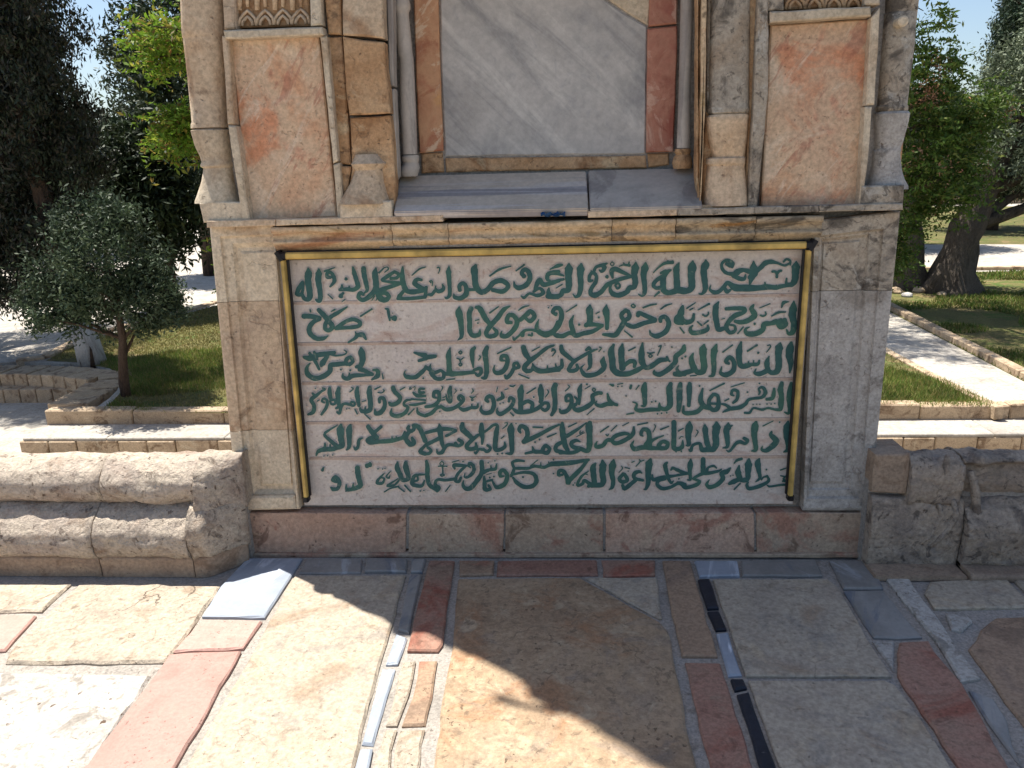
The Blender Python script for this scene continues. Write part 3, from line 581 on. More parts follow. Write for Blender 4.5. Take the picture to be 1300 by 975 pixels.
def ribbon(V, F, P, front, back, grow, cnt, jx):
    """P: (x,y,w) in photo pixels"""
    if len(P) == 1:
        x, y, w = P[0]; r = w/2+grow/2; n = 9; b0 = len(V); Y = front-cnt[0]; cnt[0] += 4e-6
        for yy in (Y, back):
            for k in range(n):
                an = 2*math.pi*k/n; q = r*(1+.08*math.sin(k*2.3+x)); V.append(W(x+q*math.cos(an), y+q*math.sin(an), yy))
        F.append([b0+k for k in range(n)])
        for k in range(n): F.append([b0+k, b0+(k+1) % n, b0+n+(k+1) % n, b0+n+k])
        return
    C = [tuple(c) for c in cr(P)]
    def ext(a, b, ww):   # rounded end beyond a
        d = np.array([a[0]-b[0], a[1]-b[1]]); L = np.hypot(*d)
        if L < 1e-6: return []
        d /= L; w = a[2]
        return [(a[0]+d[0]*w*.22, a[1]+d[1]*w*.22, w*.78), (a[0]+d[0]*w*.36, a[1]+d[1]*w*.36, w*.3)]
    s = ext(C[0], C[1], 0); e = ext(C[-1], C[-2], 0)
    C = s[::-1]+C+e
    b0 = len(V); m = len(C)
    for i, (x, y, w) in enumerate(C):
        a, b = C[max(0, i-1)], C[min(m-1, i+1)]; d = np.array([b[0]-a[0], b[1]-a[1]]); L = np.hypot(*d) or 1; d /= L
        w = max(w, .9)*(1+.05*math.sin(i*1.7+x*.3))+grow; Y = front-cnt[0]; cnt[0] += 2.2e-6
        lx, ly = x-d[1]*w/2, y+d[0]*w/2; rx, ry = x+d[1]*w/2, y-d[0]*w/2
        V += [W(lx, ly, Y), W(rx, ry, Y), W(lx, ly, back), W(rx, ry, back)]
    for i in range(m-1):
        q = b0+i*4; F += [[q, q+1, q+5, q+4], [q, q+4, q+6, q+2], [q+1, q+3, q+7, q+5]]
    F += [[b0, b0+2, b0+3, b0+1], [b0+(m-1)*4, b0+(m-1)*4+1, b0+(m-1)*4+3, b0+(m-1)*4+2]]
STROKES = """A1 860 320 1
1155,95,20 1150,140,85 1145,210,70 1140,270,65 1110,315,50 1060,305,30 1060,255,18
1085,320,40 1000,335,40 960,345,45 870,340,55 780,350,55 660,350,70 560,345,70 490,300,40 450,340,40 400,385,40 350,390,40 315,360,25 325,320,8
855,335,30 850,295,15
965,345,25 960,320,12
460,345,30 480,385,45 520,365,20
1095,125,20 1095,85,25 1060,70,25 1030,95,22
1090,110,25 1040,130,25 980,110,25 910,95,45 850,110,50 810,150,45 760,190,50 700,250,45
740,90,15 740,150,75 740,200,90 720,250,60 702,312,20
700,190,50 640,175,40 590,190,60 545,230,60
560,240,40 610,260,45 650,260,35 662,222,18
545,215,40 480,205,35 440,170,35 430,120,30 460,85,30 500,80,30 540,110,35 530,150,25
475,115,35 515,125,60
920,190,25 950,190,25 965,215,28 965,245,30
965,215,28 985,188,28 1010,180,25
275,80,20 275,120,80 255,180,65 265,280,60 270,360,50 240,405,25 210,405,15
150,85,15 145,140,90 135,220,70 140,300,70 135,350,65 80,385,50 20,380,50 -10,370,50
A2 700 320 1
1240,105,15 1215,160,65 1215,230,60 1220,320,65 1215,370,60 1140,395,50 1090,370,60 1085,300,60 1090,240,55 1130,190,40 1160,175,20
1215,360,55 1300,370,50
1075,240,45 1020,275,40 990,320,40 1020,350,35 1080,340,40
990,200,12 1040,150,18 1100,110,30 1180,100,35
1130,85,14 1145,105,25
1180,85,14 1165,110,20
1060,205,25 1110,180,25
1000,430,15 1045,390,25
915,105,20 910,150,75 895,220,60 905,320,50 905,390,45 880,425,25 845,410,12
820,100,15 815,150,80 805,220,60 815,290,60 800,340,50 755,350,50 730,390,50 650,420,50 590,400,50 570,350,30 590,310,12
770,230,20 700,200,40 620,165,50 585,190,50 595,250,25
770,240,30 680,260,40 600,290,40 540,320,45 480,390,45 420,420,55 380,400,45 390,350,40 430,290,40 435,230,35 400,200,35 370,235,35 370,280,35 400,275,22
410,200,30 430,150,30 480,130,35 540,110,20
480,130,25 515,150,50 490,190,30 465,175,15
385,180,12 400,205,22
540,240,38
620,320,22 650,302,22 665,335,22 640,355,22 620,325,22
590,95,10 610,115,10 590,135,10 572,115,10 590,95,10
660,138,12 700,125,20 760,130,30
700,105,12 715,125,15
755,95,12 750,125,20
290,115,20 285,160,80 280,230,60 285,330,55 270,410,45 235,435,25 210,410,12
170,110,15 170,160,85 165,230,65 170,310,65 160,370,55 110,380,50 90,420,45 20,435,50 -40,428,50
120,230,20 60,212,30 -10,200,42
120,265,25 50,280,30 -10,305,38
45,350,10 105,315,15
0,160,12 60,135,40 105,125,25
A3 540 325 1
1300,150,30 1240,160,42 1190,180,45 1185,225,40 1210,240,20
1300,240,35 1230,260,45 1150,280,45 1110,235,52 1080,280,45 1060,330,25
1050,345,28 1110,315,30 1145,355,42 1090,385,35 1010,365,25 960,405,30 930,390,15
1290,395,50 1220,390,50 1195,350,45 1200,310,15
1210,130,12 1290,95,30
960,200,45 935,165,40 965,130,40 1005,160,50 1015,220,50 980,280,50 910,310,50 870,290,35 860,250,12
880,145,15 960,85,20
490,90,30 475,130,75 480,200,60 490,290,60 540,350,55 600,330,50 660,260,50 740,240,50 805,290,45 750,345,45 650,330,40
625,195,15 720,130,25 830,100,12
335,335,38 330,290,40 365,265,40 395,300,45 395,370,55 340,410,45 285,400,40 275,370,12
400,330,30 480,325,30
230,100,12 225,150,55 230,220,45 235,300,40 235,380,40 205,410,25 190,400,12
115,115,15 130,110,14 140,130,14 125,170,8
165,275,15 175,320,40 130,345,40 100,320,25 100,290,10
100,330,30 60,375,35 30,375,25
40,245,12 60,240,12 70,258,12 65,290,10
40,245,12 55,262,12
10,300,30 0,390,40
A4 370 330 1
1300,290,45 1230,255,45 1195,225,50 1220,190,40 1265,195,25
1300,290,45 1200,310,50 1120,300,50 1085,230,55 1075,150,50 1080,70,20
1090,300,30 1050,350,45 1030,380,25
1030,375,35 1150,375,35 1300,360,35
1170,150,12 1240,90,18 1300,70,12
1000,115,32 1040,140,35 1020,175,32 960,180,28
1000,115,32 930,160,40 880,195,35
880,205,20 960,215,30 1060,225,32
1060,230,30 960,260,40 880,290,50 830,320,55
820,80,20 810,130,60 820,220,60 815,290,60 750,360,50 690,390,40 650,360,40 670,320,40 700,340,25
840,310,60 860,370,60 910,390,50 945,360,42 920,325,42 870,320,40
700,80,50 705,140,50 725,230,45 735,290,35 710,320,20
850,125,20 895,80,15
905,120,12 940,90,16 930,70,12 905,75,12
780,395,10 805,355,12
820,395,10 830,370,10
595,70,20 610,130,45 635,210,45 645,260,50 600,290,40 540,285,40 465,290,30
490,275,35 490,245,20
560,285,30 560,255,15
530,185,35
480,350,50
500,325,30
490,405,10 520,385,12
355,335,10 400,378,14
380,170,30 345,165,35 350,125,35 385,125,32 410,165,40 415,210,40 375,260,20
320,110,20 420,75,12
265,90,20 265,130,65 260,200,60 275,290,50 280,370,50 265,400,40 235,385,20
160,80,15 165,130,75 160,200,65 175,300,60 175,370,55 130,380,40 100,330,35
110,215,35 75,270,45 55,330,45 95,340,35
115,230,25 110,290,30 100,335,30
B1 860 370 2
1130,95,15 1125,160,75 1115,230,75 1130,310,60 1120,390,55 1080,410,35 1060,370,15
1040,270,40 1050,320,50 1000,340,60 970,295,55 910,310,45 840,320,50 830,370,50 760,410,55 680,410,50 660,370,30 700,345,10
1000,300,80
915,240,15 980,205,25 1050,200,15
800,160,10 900,120,12
805,230,18 830,240,20 860,225,16 855,200,16
1010,160,10 1030,110,38 1080,100,10
750,315,25
740,130,20 720,170,50 750,230,60 690,280,50 620,300,45 560,290,35
470,170,35 560,165,40 650,170,45 640,205,40 560,235,50 500,290,45 475,350,45 510,400,40 560,380,32 555,335,25 510,325,20
585,410,15 640,345,15
400,100,15 375,150,60 370,230,60 385,320,55 400,370,50 450,360,40
430,270,10 460,262,10
245,225,20 275,240,20 300,220,18 300,200,14
195,295,15 235,330,20
255,320,12 300,285,16
295,330,20 290,370,45 210,400,45 140,400,45 125,360,35 150,330,12
200,180,12 310,120,22
90,165,15 175,110,12
50,140,20 30,200,55 40,270,60 90,300,50 145,280,40 160,220,25
25,215,50 0,270,45 0,310,35
120,180,15 150,165,15
25,350,12 65,405,15
B2 700 375 2
1280,100,15 1265,170,55 1215,220,45 1215,260,45 1275,270,40
1250,315,15 1290,365,15
1060,255,38 1060,222,40 1105,210,45 1140,270,50 1110,350,50 1030,395,50 970,380,35 955,340,12
1060,135,15 1110,100,20 1170,82,10
890,120,18 960,95,20 1020,85,15
840,200,40 850,170,40 920,200,45 1010,240,45
1010,245,40 900,270,45 800,305,45 735,285,40
720,145,40 680,190,45 705,240,40 755,215,45 750,165,40 720,145,40
710,250,55 670,320,50 620,385,50 560,385,40 500,380,25
795,85,14 815,105,14 795,120,14 775,100,14 795,85,14
710,345,12 785,405,18
535,95,15 530,150,75 540,220,50 540,325,35
460,215,22
430,180,10 465,160,12
375,95,20 370,140,75 375,210,60 370,265,60 330,295,40
370,280,50 500,290,25
500,295,25 400,350,45 310,370,45 230,390,45 205,330,50 190,260,45 215,195,12
230,390,35 180,365,40 110,395,45 50,390,45 20,370,30
270,285,25
145,160,12 245,95,15
50,180,30 20,170,30 30,130,40 80,130,45 100,200,50 70,290,50 10,360,50 -40,375,50
B3 540 375 2
1290,260,45 1250,340,50 1170,380,60 1100,350,50 1080,300,40 1100,235,10
1270,190,30 1235,160,35 1260,125,35 1300,130,40
1195,120,15
1225,100,15
1290,390,45
920,240,40 980,190,50 1020,155,45 1060,200,45 1020,250,45 975,225,30
905,145,12 950,115,20 1005,100,12
1080,345,30 1020,335,25 960,345,30 940,390,45
940,360,28 900,400,20 860,430,25 850,405,12
1035,365,18 1035,390,20 1000,385,22
835,265,35 790,255,42 810,195,45 860,200,45 890,260,50 860,330,50 790,395,45 740,390,45 740,350,12
490,115,30 530,130,55 580,220,55 620,270,45
820,105,15 760,140,45 700,220,50 620,310,50 590,370,45 620,400,40 680,385,45 690,350,40 660,320,25
625,170,18 710,110,12
445,125,50 425,180,50 430,260,50 430,340,50 460,390,45 520,380,45 530,335,15
510,270,18
485,245,10 520,235,12
330,115,20 325,165,75 340,240,60 350,330,50 350,400,40 315,435,10
B4 370 380 2
910,90,15 935,100,30 945,150,30 955,205,20
970,180,20 1005,170,30 1005,195,35 980,190,25
980,135,12
670,165,18 780,95,18
620,315,10 630,365,40 550,420,18
630,350,40 690,345,50 725,390,20
430,285,40 520,220,40 600,195,40 665,225,40 650,260,40 560,275,35 440,280,40
260,100,40 310,150,50 360,210,50 395,260,50 370,300,42 330,290,40 330,240,42 370,180,40 450,130,40 540,75,15
385,120,10 420,100,20
115,165,50 180,165,50 280,185,35 220,215,45 175,270,50 180,330,50 240,380,45 310,380,40 355,355,12
180,100,12 185,120,20
C1 860 425 3
1105,75,30 1095,130,80 1085,200,70 1100,280,55 1090,370,15
1000,80,20 990,120,80 980,190,65 985,280,65 970,350,60 920,370,45 880,340,50 870,270,55 890,210,15
870,350,45 800,380,50 750,370,30 765,330,10
865,170,10 900,125,15 900,100,12 875,105,12
785,175,25
680,160,18 775,100,20
795,250,20 780,285,35 720,290,35 680,300,50 620,305,50 600,240,55 600,150,65 620,70,20
690,290,25 690,258,12
740,290,25 740,250,12
500,280,30 470,260,40 510,220,45 550,270,45 540,350,50 470,390,50 420,370,35 430,310,12
440,170,15 535,100,15
380,95,20 360,150,70 350,220,55 355,320,50 345,390,40 305,405,12
260,95,20 250,140,80 250,220,65 260,310,65 240,360,60 190,360,50 150,300,65 135,230,50 155,180,15
150,350,45 90,365,50 20,385,50 -30,380,45
45,230,22
78,212,22
125,400,12 185,395,12
70,100,20 60,150,50 0,200,40
C2 700 425 3
1290,110,35 1270,160,50 1210,210,50 1200,270,50 1130,340,50 1050,385,50 1000,370,40 1000,345,15
1300,385,40 1240,370,45 1220,330,30 1235,300,10
1170,120,18
1120,215,25 1120,240,38 1050,250,50 980,300,50 920,320,45 880,260,65 875,170,60 885,80,20
1125,235,25 1150,260,18
930,175,12 960,180,16 1000,172,12
960,190,12 980,205,12 960,220,12 945,205,12 960,190,12
1030,200,10 1060,130,15 1065,105,14 1040,115,12
895,310,40 820,350,50 740,380,50 650,375,60 600,330,65 590,240,65 580,160,65 605,95,25
690,90,20 680,150,65 680,230,60 690,330,60
700,310,32 760,260,45 810,265,42 805,310,35
750,155,15 815,122,15
510,215,15 500,260,60 510,320,50 440,380,45 340,395,45 300,360,40 290,320,20 320,290,8
510,165,14
460,165,10 485,130,12 465,120,12
375,190,40 375,260,50 375,310,35 345,345,12
335,150,25 365,130,40 385,150,25
95,110,40 105,160,50 160,210,45 210,250,35
445,140,15 380,165,30 290,215,35 220,260,40 180,310,40 170,345,40 220,350,40 255,325,38 245,290,28
100,245,30 100,310,42 50,330,40 -20,345,45
50,325,25 40,285,14
0,160,12 20,145,14 38,165,16 10,205,12
C3 540 430 3
1300,300,45 1200,310,45 1120,315,50 1060,290,50 1040,240,12
1185,300,25 1185,260,10
1250,65,20 1180,90,35 1090,160,40 1010,220,48 960,280,48 985,315,45 1030,305,38 1040,270,20
950,80,50 970,140,60 1010,200,45
1035,120,12 1110,80,12
1240,120,14 1230,100,14 1255,105,14 1260,130,16 1235,168,10
895,240,30 910,275,32 865,285,32 860,245,32 895,235,30
860,285,38 830,340,40 790,380,40 770,355,20
905,345,12 1005,385,15
770,215,15 735,205,35 745,170,38 790,175,40 795,240,45 760,310,50 700,335,45 665,310,30 670,260,10
700,145,15 830,85,15
600,80,40 580,140,60 590,230,50 595,320,50 580,380,40 545,380,20
515,210,10 535,180,16 525,165,12
480,85,30 455,120,50 455,190,45 465,280,15
470,305,28 530,290,38 540,330,38 510,358,32 485,335,25
470,325,35 380,335,40 300,340,45 240,335,60 230,250,50 225,160,55 240,90,15
240,340,45 190,340,35 150,310,30 90,330,40 45,300,45 50,250,12
180,340,38 170,385,35 110,390,38 75,360,42 55,330,45
0,270,30 40,300,40
205,400,14 285,390,14
340,118,14 355,133,14 340,148,14 325,133,14 340,118,14
305,190,12 330,200,16 340,225,15
370,185,12 345,205,14
340,235,14 355,250,14 340,265,14 325,250,14 340,235,14
100,170,35 20,180,50 0,185,60
C4 370 430 3
1190,135,20 1240,150,35 1300,165,55
1235,215,30 1300,195,35
1300,290,35 1260,330,45 1200,375,42 1120,370,45 1095,340,20 1105,310,8
1280,385,20
675,90,25 680,130,70 690,200,60 670,260,50 625,275,30
660,295,50 720,315,40 790,345,25
790,350,25 700,355,30 600,360,45 540,390,42 500,370,35 500,340,12
560,365,25 562,335,12
570,308,22
790,305,20 835,310,40 835,360,50 780,398,20
880,340,10 890,390,15
480,300,20
560,255,35 595,220,38 570,180,38 530,210,42 540,255,32
530,240,45 440,250,45 380,260,50 370,320,50 300,370,50 220,385,50 155,340,50 150,280,35 180,240,15
350,170,40 300,240,60 290,265,30
120,180,30 180,190,60 250,160,50 320,150,50 420,135,35
370,155,12 430,165,20 510,155,16 535,130,15 510,110,10
175,140,30 230,220,35 270,300,25
220,130,30 250,200,25
D1 860 475 4
1105,85,30 1100,150,65 1085,230,55 1095,320,55 1080,380,30 1040,370,15
1015,85,40 1000,150,60 1010,210,50 1005,280,60 1000,340,40 950,345,25
950,345,25 880,330,22 820,345,25 740,330,22 700,375,25 650,375,20
870,290,16
910,290,16
945,285,16
735,295,14
800,293,14
770,293,14
940,140,25 935,190,42 920,235,38 865,245,30
790,200,15 800,175,25 790,140,20 830,130,32 855,180,42 820,225,32 750,235,28 690,250,30 660,290,38 600,325,42 520,335,40
797,90,18
680,175,18
520,125,10 650,85,12
550,210,15 525,195,30 540,155,30 585,170,35 580,240,35 540,280,25
520,335,35 470,300,30 430,290,20
520,335,35 470,355,28 440,370,12
460,260,15 500,240,14
315,160,15 455,90,18
360,195,35 395,220,35 395,320,50 350,350,42 310,310,40 310,250,38 350,195,35
320,285,25 390,290,25
310,330,45 260,310,50 225,250,55 245,140,20
240,320,45 190,365,45 110,380,45 60,370,35 60,310,20
215,115,20
120,90,40 115,140,60 115,220,45 110,310,35
30,90,40 20,150,60 20,250,60 10,360,40
D2 700 475 4
1160,90,40 1145,140,65 1150,220,60 1150,300,60 1110,340,42 1055,325,42 1050,280,15
1050,345,38 960,345,40 870,355,42 820,340,35 830,290,20 790,270,12
975,270,18
1012,265,18
1030,385,18
1070,380,18
1120,375,18
910,90,35 900,140,65 905,220,50 905,300,40 870,310,12
775,110,28 765,140,25
820,150,10 850,110,15
730,390,12 800,378,15
565,100,12 600,110,30
640,100,10 695,90,10
645,120,16
685,118,16
725,212,16
545,190,20 560,250,40 600,285,35 640,300,30
590,295,35 540,290,45 480,310,40 430,290,28 440,260,10
490,185,32 450,185,38 400,210,42 400,270,42 340,320,48 260,350,48 220,330,38 230,290,25
410,135,13 428,150,13 412,168,13 397,150,13 410,135,13
345,100,22
325,145,8 375,115,12
345,395,10 415,335,14
290,100,20 275,150,50 275,220,35 270,295,22
225,220,20 250,250,25 240,300,25
175,260,20 145,260,32 145,215,32 185,210,38 195,280,42 160,350,42 100,370,42 80,340,20
135,165,10 175,125,14 160,105,10
40,100,50 25,150,60 35,250,50 30,340,50 0,400,30
D3 540 480 4
1120,70,30 1120,120,65 1125,200,48 1115,235,35
1135,245,28 1185,245,35 1195,285,38 1160,315,32 1130,295,30
1140,250,40 1080,300,40 1000,325,45 900,330,45 840,290,20
935,75,30 925,130,70 925,220,50 925,310,50
930,260,35 990,225,38 1040,250,40 1030,300,35
985,150,15 1070,95,15
1052,185,18
1165,185,10 1195,140,14 1185,115,12
825,335,12 855,365,18
810,230,25 820,190,30 858,215,38 830,280,40 770,330,42 720,350,42 695,320,28 700,290,10
755,240,16
725,250,16
740,140,20 750,185,42 700,215,28
770,115,8 800,105,10
820,75,14 850,82,18 870,70,10
690,135,8 700,90,10
610,230,30 590,210,38 610,180,40 650,190,42 665,260,45 640,325,45 575,340,42 540,310,35 545,270,12
510,250,18 500,285,32 440,290,32 370,310,40 320,280,20
450,285,25 450,255,12
430,180,10 455,190,18 485,180,10
455,200,10 465,215,10 450,220,10 445,205,10
445,150,8 465,125,14 455,105,8
345,225,25 320,195,32 340,170,30 370,200,35 350,240,35 280,290,38 200,305,42 150,270,28
345,118,18
280,150,8 300,125,10 285,105,8
245,85,30 235,130,50 245,200,40 240,235,32 212,210,25 200,160,12
170,190,14 195,180,10
160,215,12 185,210,14
110,195,15 80,180,32 90,135,38 130,145,42 130,220,38 80,265,38 0,280,28
180,290,20 120,285,35 60,340,38 0,365,35
140,325,16
150,130,8 168,95,14 158,78,8
D4 370 480 4
1290,105,22 1245,105,25 1245,140,30 1290,140,25
1180,140,20 1220,170,38 1300,175,25
1300,215,18 1160,205,18
1300,240,22 1200,260,28 1150,260,20
1160,210,20 1110,220,28 1090,260,25 1130,285,32 1100,340,38 1030,370,42 970,350,38 970,300,15
1220,290,15 1230,340,32 1300,370,30
1150,90,9 1165,105,9 1145,110,9 1150,90,9
1180,90,8 1200,85,10 1195,115,8
1135,355,18 1190,300,12
985,90,45 1000,130,45 1055,190,42 1030,240,45 970,260,40 950,240,28
1055,115,15 1100,90,12
855,240,25 855,200,35 895,200,38 905,270,42 870,330,48 820,345,42 810,310,20
810,110,18 860,85,12
840,140,12 875,145,12 900,125,14 890,112,10
760,90,40 755,140,55 765,220,50 765,300,48 730,325,42 680,320,38 665,290,20
715,315,25 715,280,12
685,230,10 720,220,10
710,350,12 765,400,14
640,90,30 635,140,50 645,210,45 655,270,32
565,135,12 600,105,14 580,90,10
615,305,14 640,350,14
580,230,22 612,240,22 608,268,22 575,262,22 578,235,22
580,262,28 510,250,28 480,290,32 465,340,32 440,330,20
535,300,15
560,295,15
460,95,35 450,150,55 455,220,45 460,275,35 430,295,20
370,95,30 370,140,45 380,200,38
380,215,22 418,215,26 425,248,24 390,255,22 372,225,18
320,240,18 295,225,22 312,200,24 345,220,28 340,280,34 290,355,25
300,95,15 325,110,22 290,130,24 230,180,36 190,210,38 220,270,40 210,330,42 160,355,22
205,150,22 235,180,30
232,100,14
250,225,12 265,215,12
E1 860 525 5
1075,75,20 1065,130,75 1060,210,65 1075,290,55 1070,350,45 1030,375,12
992,85,18
830,122,12 930,72,10
915,175,20 910,210,45 960,265,62 920,320,55 860,360,42 820,350,28 825,315,8
765,80,25 755,120,75 745,200,60 755,280,50 760,350,45 720,365,15
645,240,34 680,262,38 655,292,30 610,275,38 570,290,34 530,340,28 500,370,22 475,355,10
495,90,15 490,130,70 475,170,60 485,250,50 485,320,35 440,335,12
535,115,12 500,132,30
380,85,25 380,130,85 370,210,65 375,290,65 350,345,55 290,350,50 240,350,50 215,290,30 150,310,28 130,360,35 110,350,15
265,110,20 270,150,60 275,210,50 290,290,55 310,330,45
175,225,8 200,180,12 185,160,10
120,80,20 115,130,80 105,210,60 110,300,40 85,310,15
10,170,15 55,145,12
E2 700 525 5
1275,260,12 1270,320,42 1230,345,42 1190,330,50 1190,230,50 1190,150,50 1190,80,50
1210,370,18
1262,368,18
1235,165,12 1280,145,12
1240,245,9 1260,225,10 1280,228,9
1090,270,40 1130,290,40 1110,335,42 1040,330,45 1060,285,40 1090,270,35
1050,340,35 960,335,45 880,330,45 810,345,48 780,310,35 800,265,12
960,320,38 965,275,38 1010,245,25 1090,215,12
890,220,15 870,200,36 890,155,38 940,170,48 950,250,48 910,310,40
1060,155,18 1140,125,12
835,110,14 935,90,14
985,180,8 1010,130,12 1000,105,8
800,130,20 795,190,42 760,230,45 680,275,42 620,290,42 590,260,38 620,220,42 700,195,38 750,200,30
590,260,38 540,260,38 500,310,42 440,325,38 430,300,28 445,270,8
475,180,14 555,125,14
580,170,12 635,115,12
690,120,8 750,88,10
530,205,12 545,218,12 555,200,10
375,85,40 365,130,75 370,210,55 370,300,60 350,365,42 280,340,40 210,325,40 195,285,42 240,262,35 280,275,12
290,345,35 210,380,38 130,380,35 80,385,30
105,90,30 105,140,55 115,220,60 130,300,55 160,360,40
110,275,38 50,310,42 45,358,42 110,375,38
340,90,12 260,150,30 150,220,40
245,225,9 320,188,9
280,170,12 275,195,10 310,175,9
165,130,15 245,92,12
E3 540 530 5
1300,70,20 1210,110,35 1120,160,40 1000,220,45 950,240,40
950,240,40 990,180,45 980,110,48 930,85,42 910,120,38 925,150,20
1185,190,18 1270,155,12
1045,95,18 1140,98,15
1065,240,20
1108,215,20
1170,270,35 1205,305,38 1180,345,42 1135,325,42 1160,275,38
1130,335,38 1060,330,42 1040,285,15
1040,335,32 970,350,22
835,60,20 830,110,75 835,190,55 840,280,50 835,345,40 780,350,15
750,110,10 790,75,14 795,50,10 770,55,10
880,60,14
770,240,15 770,285,38 720,315,38 680,305,48 680,230,50 690,140,50 700,80,30 660,75,28 590,130,25 500,180,30
700,355,18
745,350,18
735,205,12 765,180,12
360,60,40 360,110,60 420,170,52 450,200,42
500,180,35 440,230,42 400,280,42 430,308,38 490,295,42 490,250,22
545,65,40 545,130,60 555,200,38 550,260,20
600,270,25 632,298,30 600,333,32 565,308,28
570,315,28 520,310,28 490,350,22 475,335,15
320,215,35 360,245,38 320,278,30 290,250,35
310,275,30 230,265,34 190,290,38 160,340,38 120,345,28 110,310,12
135,65,15 140,110,60 150,190,48 165,260,40 180,290,38
300,125,25 200,112,42 100,125,38 0,150,30
300,130,25 200,180,28
140,200,38 50,245,38 0,270,35
20,290,28 55,320,32 35,350,32 0,355,30
E4 370 530 5
1190,75,38 1240,100,50 1270,160,45 1300,230,48
1140,85,30 1130,110,35 1160,135,35 1190,110,35 1180,75,32
1150,130,38 1110,195,48 1150,260,50 1190,245,45 1170,200,32
1100,140,20 1090,180,35 1100,210,35
1100,180,30 1070,200,38 980,225,42 860,235,42 760,240,50 740,215,38 790,195,48
980,220,25 975,190,12
1020,210,25 1015,185,12
740,85,40 780,140,50 830,200,48
870,90,35 800,150,35
1300,270,28 1250,330,42 1300,355,40
690,200,15 655,220,32 645,285,34 620,310,26 605,285,12
570,80,35 560,120,65 560,200,50 560,280,42 535,315,20
480,70,25 475,120,80 480,200,60 490,270,58 450,290,48 390,310,42 320,310,48 260,330,38 240,370,15
440,80,12 370,120,22 320,165,28 370,220,35 430,270,42
325,300,35 325,255,20
375,290,25 375,262,12
315,375,14
350,372,14
400,365,14
F1 860 570 6
1000,205,15 1085,175,12
1000,260,12 1040,268,12
1060,255,10 1030,290,22 1050,312,22 1020,312,18
1090,345,28 1000,350,22 900,365,22 870,350,12
865,200,20
870,260,22 885,310,32 800,360,38 700,385,38 675,350,32 690,320,12
795,95,20 780,140,65 790,210,45 800,280,32 760,320,12
870,265,22 835,275,18 815,300,18
695,95,20 690,150,75 685,230,55 680,290,48 620,300,48 590,230,65 600,160,15
610,290,45 540,320,48 500,340,28
550,140,12 580,110,28 625,95,28
540,255,14
515,262,14
550,395,15 610,335,15
515,185,20 480,220,48 430,235,45 440,290,48 380,350,42 310,370,42 285,340,32 310,300,10
430,195,12 380,220,28 260,235,42 250,170,50 250,95,45
285,210,35 300,180,22 350,165,25 380,185,15
250,235,38 180,270,28 150,290,20
150,290,20 215,315,32 180,350,38 80,375,38 40,340,38 0,330,35
130,100,20 125,150,60 120,220,38 125,295,30 95,300,12
100,235,20 40,220,30 0,200,30
100,240,22 0,255,25
15,290,14
F2 700 570 6
1290,235,30 1230,210,30 1180,185,32 1160,205,18
1300,240,25 1200,260,25 1120,270,38
1125,130,20 1105,160,48 1120,230,38 1140,295,32 1165,330,25 1185,310,12
1100,270,32 1050,280,32 990,300,38 980,250,15
1110,290,28 1040,310,32 1030,350,38 1080,385,38 1160,370,32 1240,330,32 1300,350,40
1238,290,18
965,95,20 950,140,75 940,220,60 940,320,50 920,385,28 900,392,15
880,235,12 850,220,35 805,240,42 810,285,38 890,305,28
820,300,38 760,350,42 710,385,42 690,350,30
700,240,35 660,290,38 690,320,38 738,300,38 710,245,35
820,170,10 860,125,14 855,100,12
860,125,12 900,108,10
780,130,12 805,120,10
655,230,8 690,190,12 680,165,8
715,180,12 760,190,12
745,215,14
605,105,20 595,155,75 585,230,55 600,310,45 590,370,38 560,395,12
495,110,20 500,160,75 495,240,60 505,310,58 480,350,48 390,350,55 355,365,28
430,140,20 405,180,60 410,260,58 420,340,50
380,345,42 320,305,30 300,340,32 250,350,28 290,270,28 360,215,12
320,240,12 350,250,10
365,105,25 180,135,48 0,145,48
350,110,30 280,200,42 180,300,48 160,335,40 150,270,42 115,215,38 75,215,38 70,255,30 110,250,22
212,350,18
228,330,14
20,238,16
20,105,18
F3 540 575 6
1300,110,42 1210,115,38 1150,140,32 1060,130,28 1000,150,28 930,150,32 870,150,28
1120,125,20 1120,95,8
1205,110,20 1195,85,8
1060,135,20 1055,112,8
960,80,20 890,75,30 845,95,30 860,150,28 850,190,35 830,230,22
830,215,22 950,190,28 1050,205,38 1078,270,46 1040,322,42 960,330,42 890,290,42 850,240,22
948,235,22
1020,125,10 1090,70,12
1243,65,18
765,225,15 730,225,35 725,185,40 760,170,38 795,220,42 770,300,46 700,335,42 670,310,28 650,270,18
570,230,22 575,300,42 580,355,42 630,350,32 612,312,22
600,275,25 650,262,22
625,240,20
665,230,20
595,210,8 640,200,8
545,85,45 550,140,45 545,200,45 500,270,48 440,340,48 390,345,42 365,310,32 370,270,12
560,190,42 620,165,32 680,155,32 690,110,15
640,155,22 635,122,12
610,97,16
675,77,16
440,145,12 420,125,28 430,100,28 465,125,35 468,180,38 420,230,32 380,235,18 385,200,10
400,125,22 320,120,38 275,120,35 285,155,20
390,130,25 330,185,30 300,230,32
345,240,28 325,278,32 290,272,28 300,240,28
300,250,32 200,265,28 120,260,28 95,305,35 135,340,32 110,370,35
260,90,12 320,75,12
365,85,16
195,375,12 240,315,12
160,80,10 180,105,10 160,125,10 140,105,10 160,80,10
125,130,12 210,130,12
165,125,15 170,200,15
165,205,13 185,215,13 160,227,13 145,212,13 165,205,13
10,80,30 20,140,45 20,230,45 40,310,42 100,355,35
F4 370 575 6
1300,210,15 1200,220,32 1170,290,42 1200,315,38 1265,320,32 1290,270,18
1220,215,20 1225,265,22 1185,275,25
1250,370,16
1285,365,14
1110,90,35 1110,140,60 1130,210,48 1130,255,40 1080,260,45 1050,200,48 1025,140,52 1030,90,20
1040,335,15 1095,375,14
